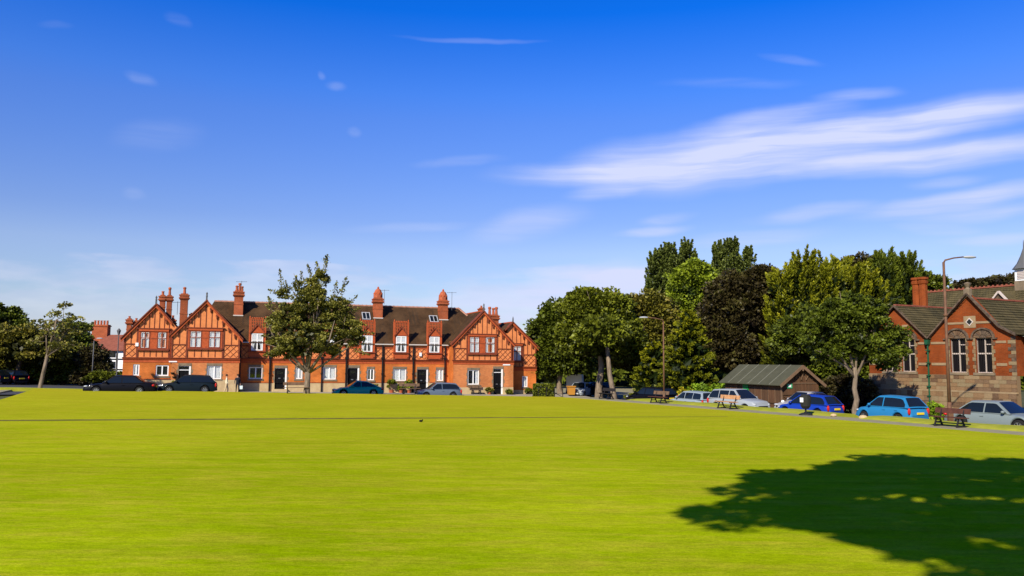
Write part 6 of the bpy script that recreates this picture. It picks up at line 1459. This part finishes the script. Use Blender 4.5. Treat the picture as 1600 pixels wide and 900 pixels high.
bush('shrub', 'low grassy plants at the foot of the shed wall', 27.2, 7.6, [(0, 0, .3, .5, .4, .4)], 'leaf_green', 40, 40, 98, .15, .09)
def house_plant(u, v, h, r_, m, seed, label, pot=True):
    x, y = tw(u, v); z = .56-.0145*u
    o = empty('potted_plant' if pot else 'shrub', (x, y, z), 0, label, 'plant'); rng = np.random.default_rng(seed)
    if pot: q = MB(); q.lathe([(r_*.45, 0), (r_*.6, .28), (r_*.66, .3)], (0, 0, 0), 10); q.build('pot', 'pot', o)
    pp, dd, tt, _ = crown_points([(0, 0, h*.5+(.25 if pot else 0), r_, r_, h*.5)], 26, 40, .16, rng); leaf_mesh('foliage', pp, dd, .10, 1.5, tt, m, o, seed)
house_plant(23.2, DM-.5, 1.2, .4, 'leaf_green', 101, 'tall green potted plant left of the middle bench, below a terrace window')
house_plant(24.9, DM-.5, 1.1, .35, 'leaf_bright', 102, 'leafy potted plant right of the window behind the middle bench')
house_plant(24.1, DM-.6, .6, .3, 'leaf_bright', 103, 'small potted plant below the terrace window behind the middle bench')
house_plant(21.6, DM-.4, .8, .4, 'leaf_olive', 104, 'low shrub by the downpipe right of the teal coupe', False)
house_plant(4.15, -.35, 1.0, .25, 'leaf_green', 105, 'narrow plant climbing beside the door between the left gables', False)
house_plant(32.5, -.4, .4, .3, 'leaf_olive', 106, 'low plant in a pot left of the right gable door')
house_plant(34.6, -.4, .5, .3, 'leaf_green', 107, 'low plant right of the right gable door', False)
house_plant(3.9, -.5, .6, .4, 'leaf_bright', 108, 'low green plants at the wall between the black saloon and the grey hatchback', False)
house_plant(37.2, 1.1, .6, .35, 'leaf_dark', 109, 'dark plant at the foot of the far right gable', False)
for u, z in ((3.95, 2.15), (4.1, 1.8)):
    basket(u, 0, z)
# big tree behind the camera whose shade falls on the green
SHL = [(0, 0, 13.2, 4.6, 4.6, 3.0), (3.2, 1.0, 12.8, 3.6, 3.6, 2.6), (-2.8, -1.2, 13.4, 3.0, 3.4, 2.4), (.6, 3.4, 13.0, 3.6, 3.0, 2.4), (3.6, 4.2, 12.4, 2.8, 2.6, 2.0), (4.5, -2.0, 13, 3.4, 3.4, 2.6), (0, -3.6, 12.6, 4, 3, 2.6), (-.3, -6.6, 12.6, 3.4, 3.2, 2.4), (-3.0, -4.9, 12.8, 2.4, 1.8, 1.5), (1.4, -4.6, 12.8, 3.4, 3.0, 2.2), (1.6, -6.6, 12.8, 3.6, 2.6, 2.2), (-3.6, -2.9, 13.0, 2.4, 1.6, 1.4), (3.5, -4.6, 13, 3, 3, 2.2), (-5.6, -2.2, 12.8, 1.6, 1.2, .9), (-4.6, .4, 13.2, 1.6, 1.2, .9), (-3.6, 2.6, 12.8, 1.4, 1.2, .9), (-5.2, -1.8, 13.2, 1.3, .9, .6), (1.5, 6.2, 12.8, 1.5, 1.2, .8)]
tree('shade_tree', 'big broadleaf tree beside the camera whose shadow lies on the green', 'tree', (1.95, 1.4, .45), SHL, 'leaf_green', 1150, 44, .60, .30, ((3.4, -7.5, -.3), .4, (1.6, -1.5, 9.5), .26), 111, 'bark', 12, 1500, core_size=.5)

# ------------------------------------------------------------------ people
def person(label, x, y, z, rz, top, legs, bagm=None, h=1.7, walk=.22):
    o = empty('person', (x, y, z), rz, label, 'person'); k = h/1.72
    V_ = [(0, 0, .95), (0, 0, 1.12), (0, 0, 1.36), (0, 0, 1.47), (0, .01, 1.56), (0, .015, 1.65),
          (-.09, 0, .92), (-.10, walk*.6, .50), (-.10, walk*.5, .09), (-.10, walk*.5+.14, .04), (.09, 0, .92), (.10, -walk*.3, .50), (.10, -walk, .12), (.10, -walk+.13, .05),
          (-.18, 0, 1.40), (-.23, -.04, 1.12), (-.22, .08, .90), (-.22, .12, .80), (.18, 0, 1.40), (.24, .02, 1.12), (.23, .16, .95), (.23, .2, .86)]
    E_ = [(0, 1), (1, 2), (2, 3), (3, 4), (4, 5), (0, 6), (6, 7), (7, 8), (8, 9), (0, 10), (10, 11), (11, 12), (12, 13), (2, 14), (14, 15), (15, 16), (16, 17), (2, 18), (18, 19), (19, 20), (20, 21)]
    R_ = [.15, .14, .15, .06, .08, .10, .095, .065, .04, .035, .095, .065, .04, .035, .06, .045, .035, .03, .06, .045, .035, .03]
    me = bpy.data.meshes.new('body'); me.from_pydata([(a*k, b_*k, c*k) for a, b_, c in V_], E_, []); ob = bpy.data.objects.new('body', me); C.objects.link(ob); ob.parent = o
    for nm in (top, legs, 'skin'): me.materials.append(M[nm])
    sk = ob.modifiers.new('skin', 'SKIN'); ss_ = ob.modifiers.new('sub', 'SUBSURF'); ss_.levels = 1; ss_.render_levels = 1
    for i, r_ in enumerate(R_): me.skin_vertices[0].data[i].radius = (r_*k, r_*k*.8, )
    me.skin_vertices[0].data[0].use_root = True
    dg = bpy.context.evaluated_depsgraph_get(); ev = bpy.data.meshes.new_from_object(ob.evaluated_get(dg)); ob.modifiers.clear(); ob.data = ev
    ev.materials.clear(); [ev.materials.append(M[nm]) for nm in (top, legs, 'skin')]
    for p in ev.polygons:
        c = p.center; p.material_index = 2 if c.z > 1.46*k or (c.z < .93*k and abs(c.x) > .185*k) else (1 if c.z < .98*k else 0); p.use_smooth = True
    q = MB(); q.ball((0, -.01*k, 1.67*k), (.095*k, .105*k, .10*k), 10, 6); q.build('hair', 'hair', o, smooth=True)
    q = MB(); q.ball((0, .11*k, 1.61*k), (.018, .025, .025), 6, 4); q.build('nose', 'skin', o, smooth=True)
    if bagm: q = MB(); q.prism([(-.11, .45), (.11, .45), (.13, .75), (-.13, .75)], -.05, .05); b_ = q.build('bag', bagm, o); b_.location = (-.30, .1, 0)
    return o
x, y = tw(8.35, -2.0); person('person in cream clothes walking behind the grey hatchback', x, y, .30, A0-R(90), 'cloth_cream', 'cloth_tan')
x, y = tw(9.25, -1.8); person('person in dark clothes carrying a white bag by the corner of the left gables', x, y, .30, A0+R(180), 'cloth_dark', 'cloth_dark', 'bag_white')
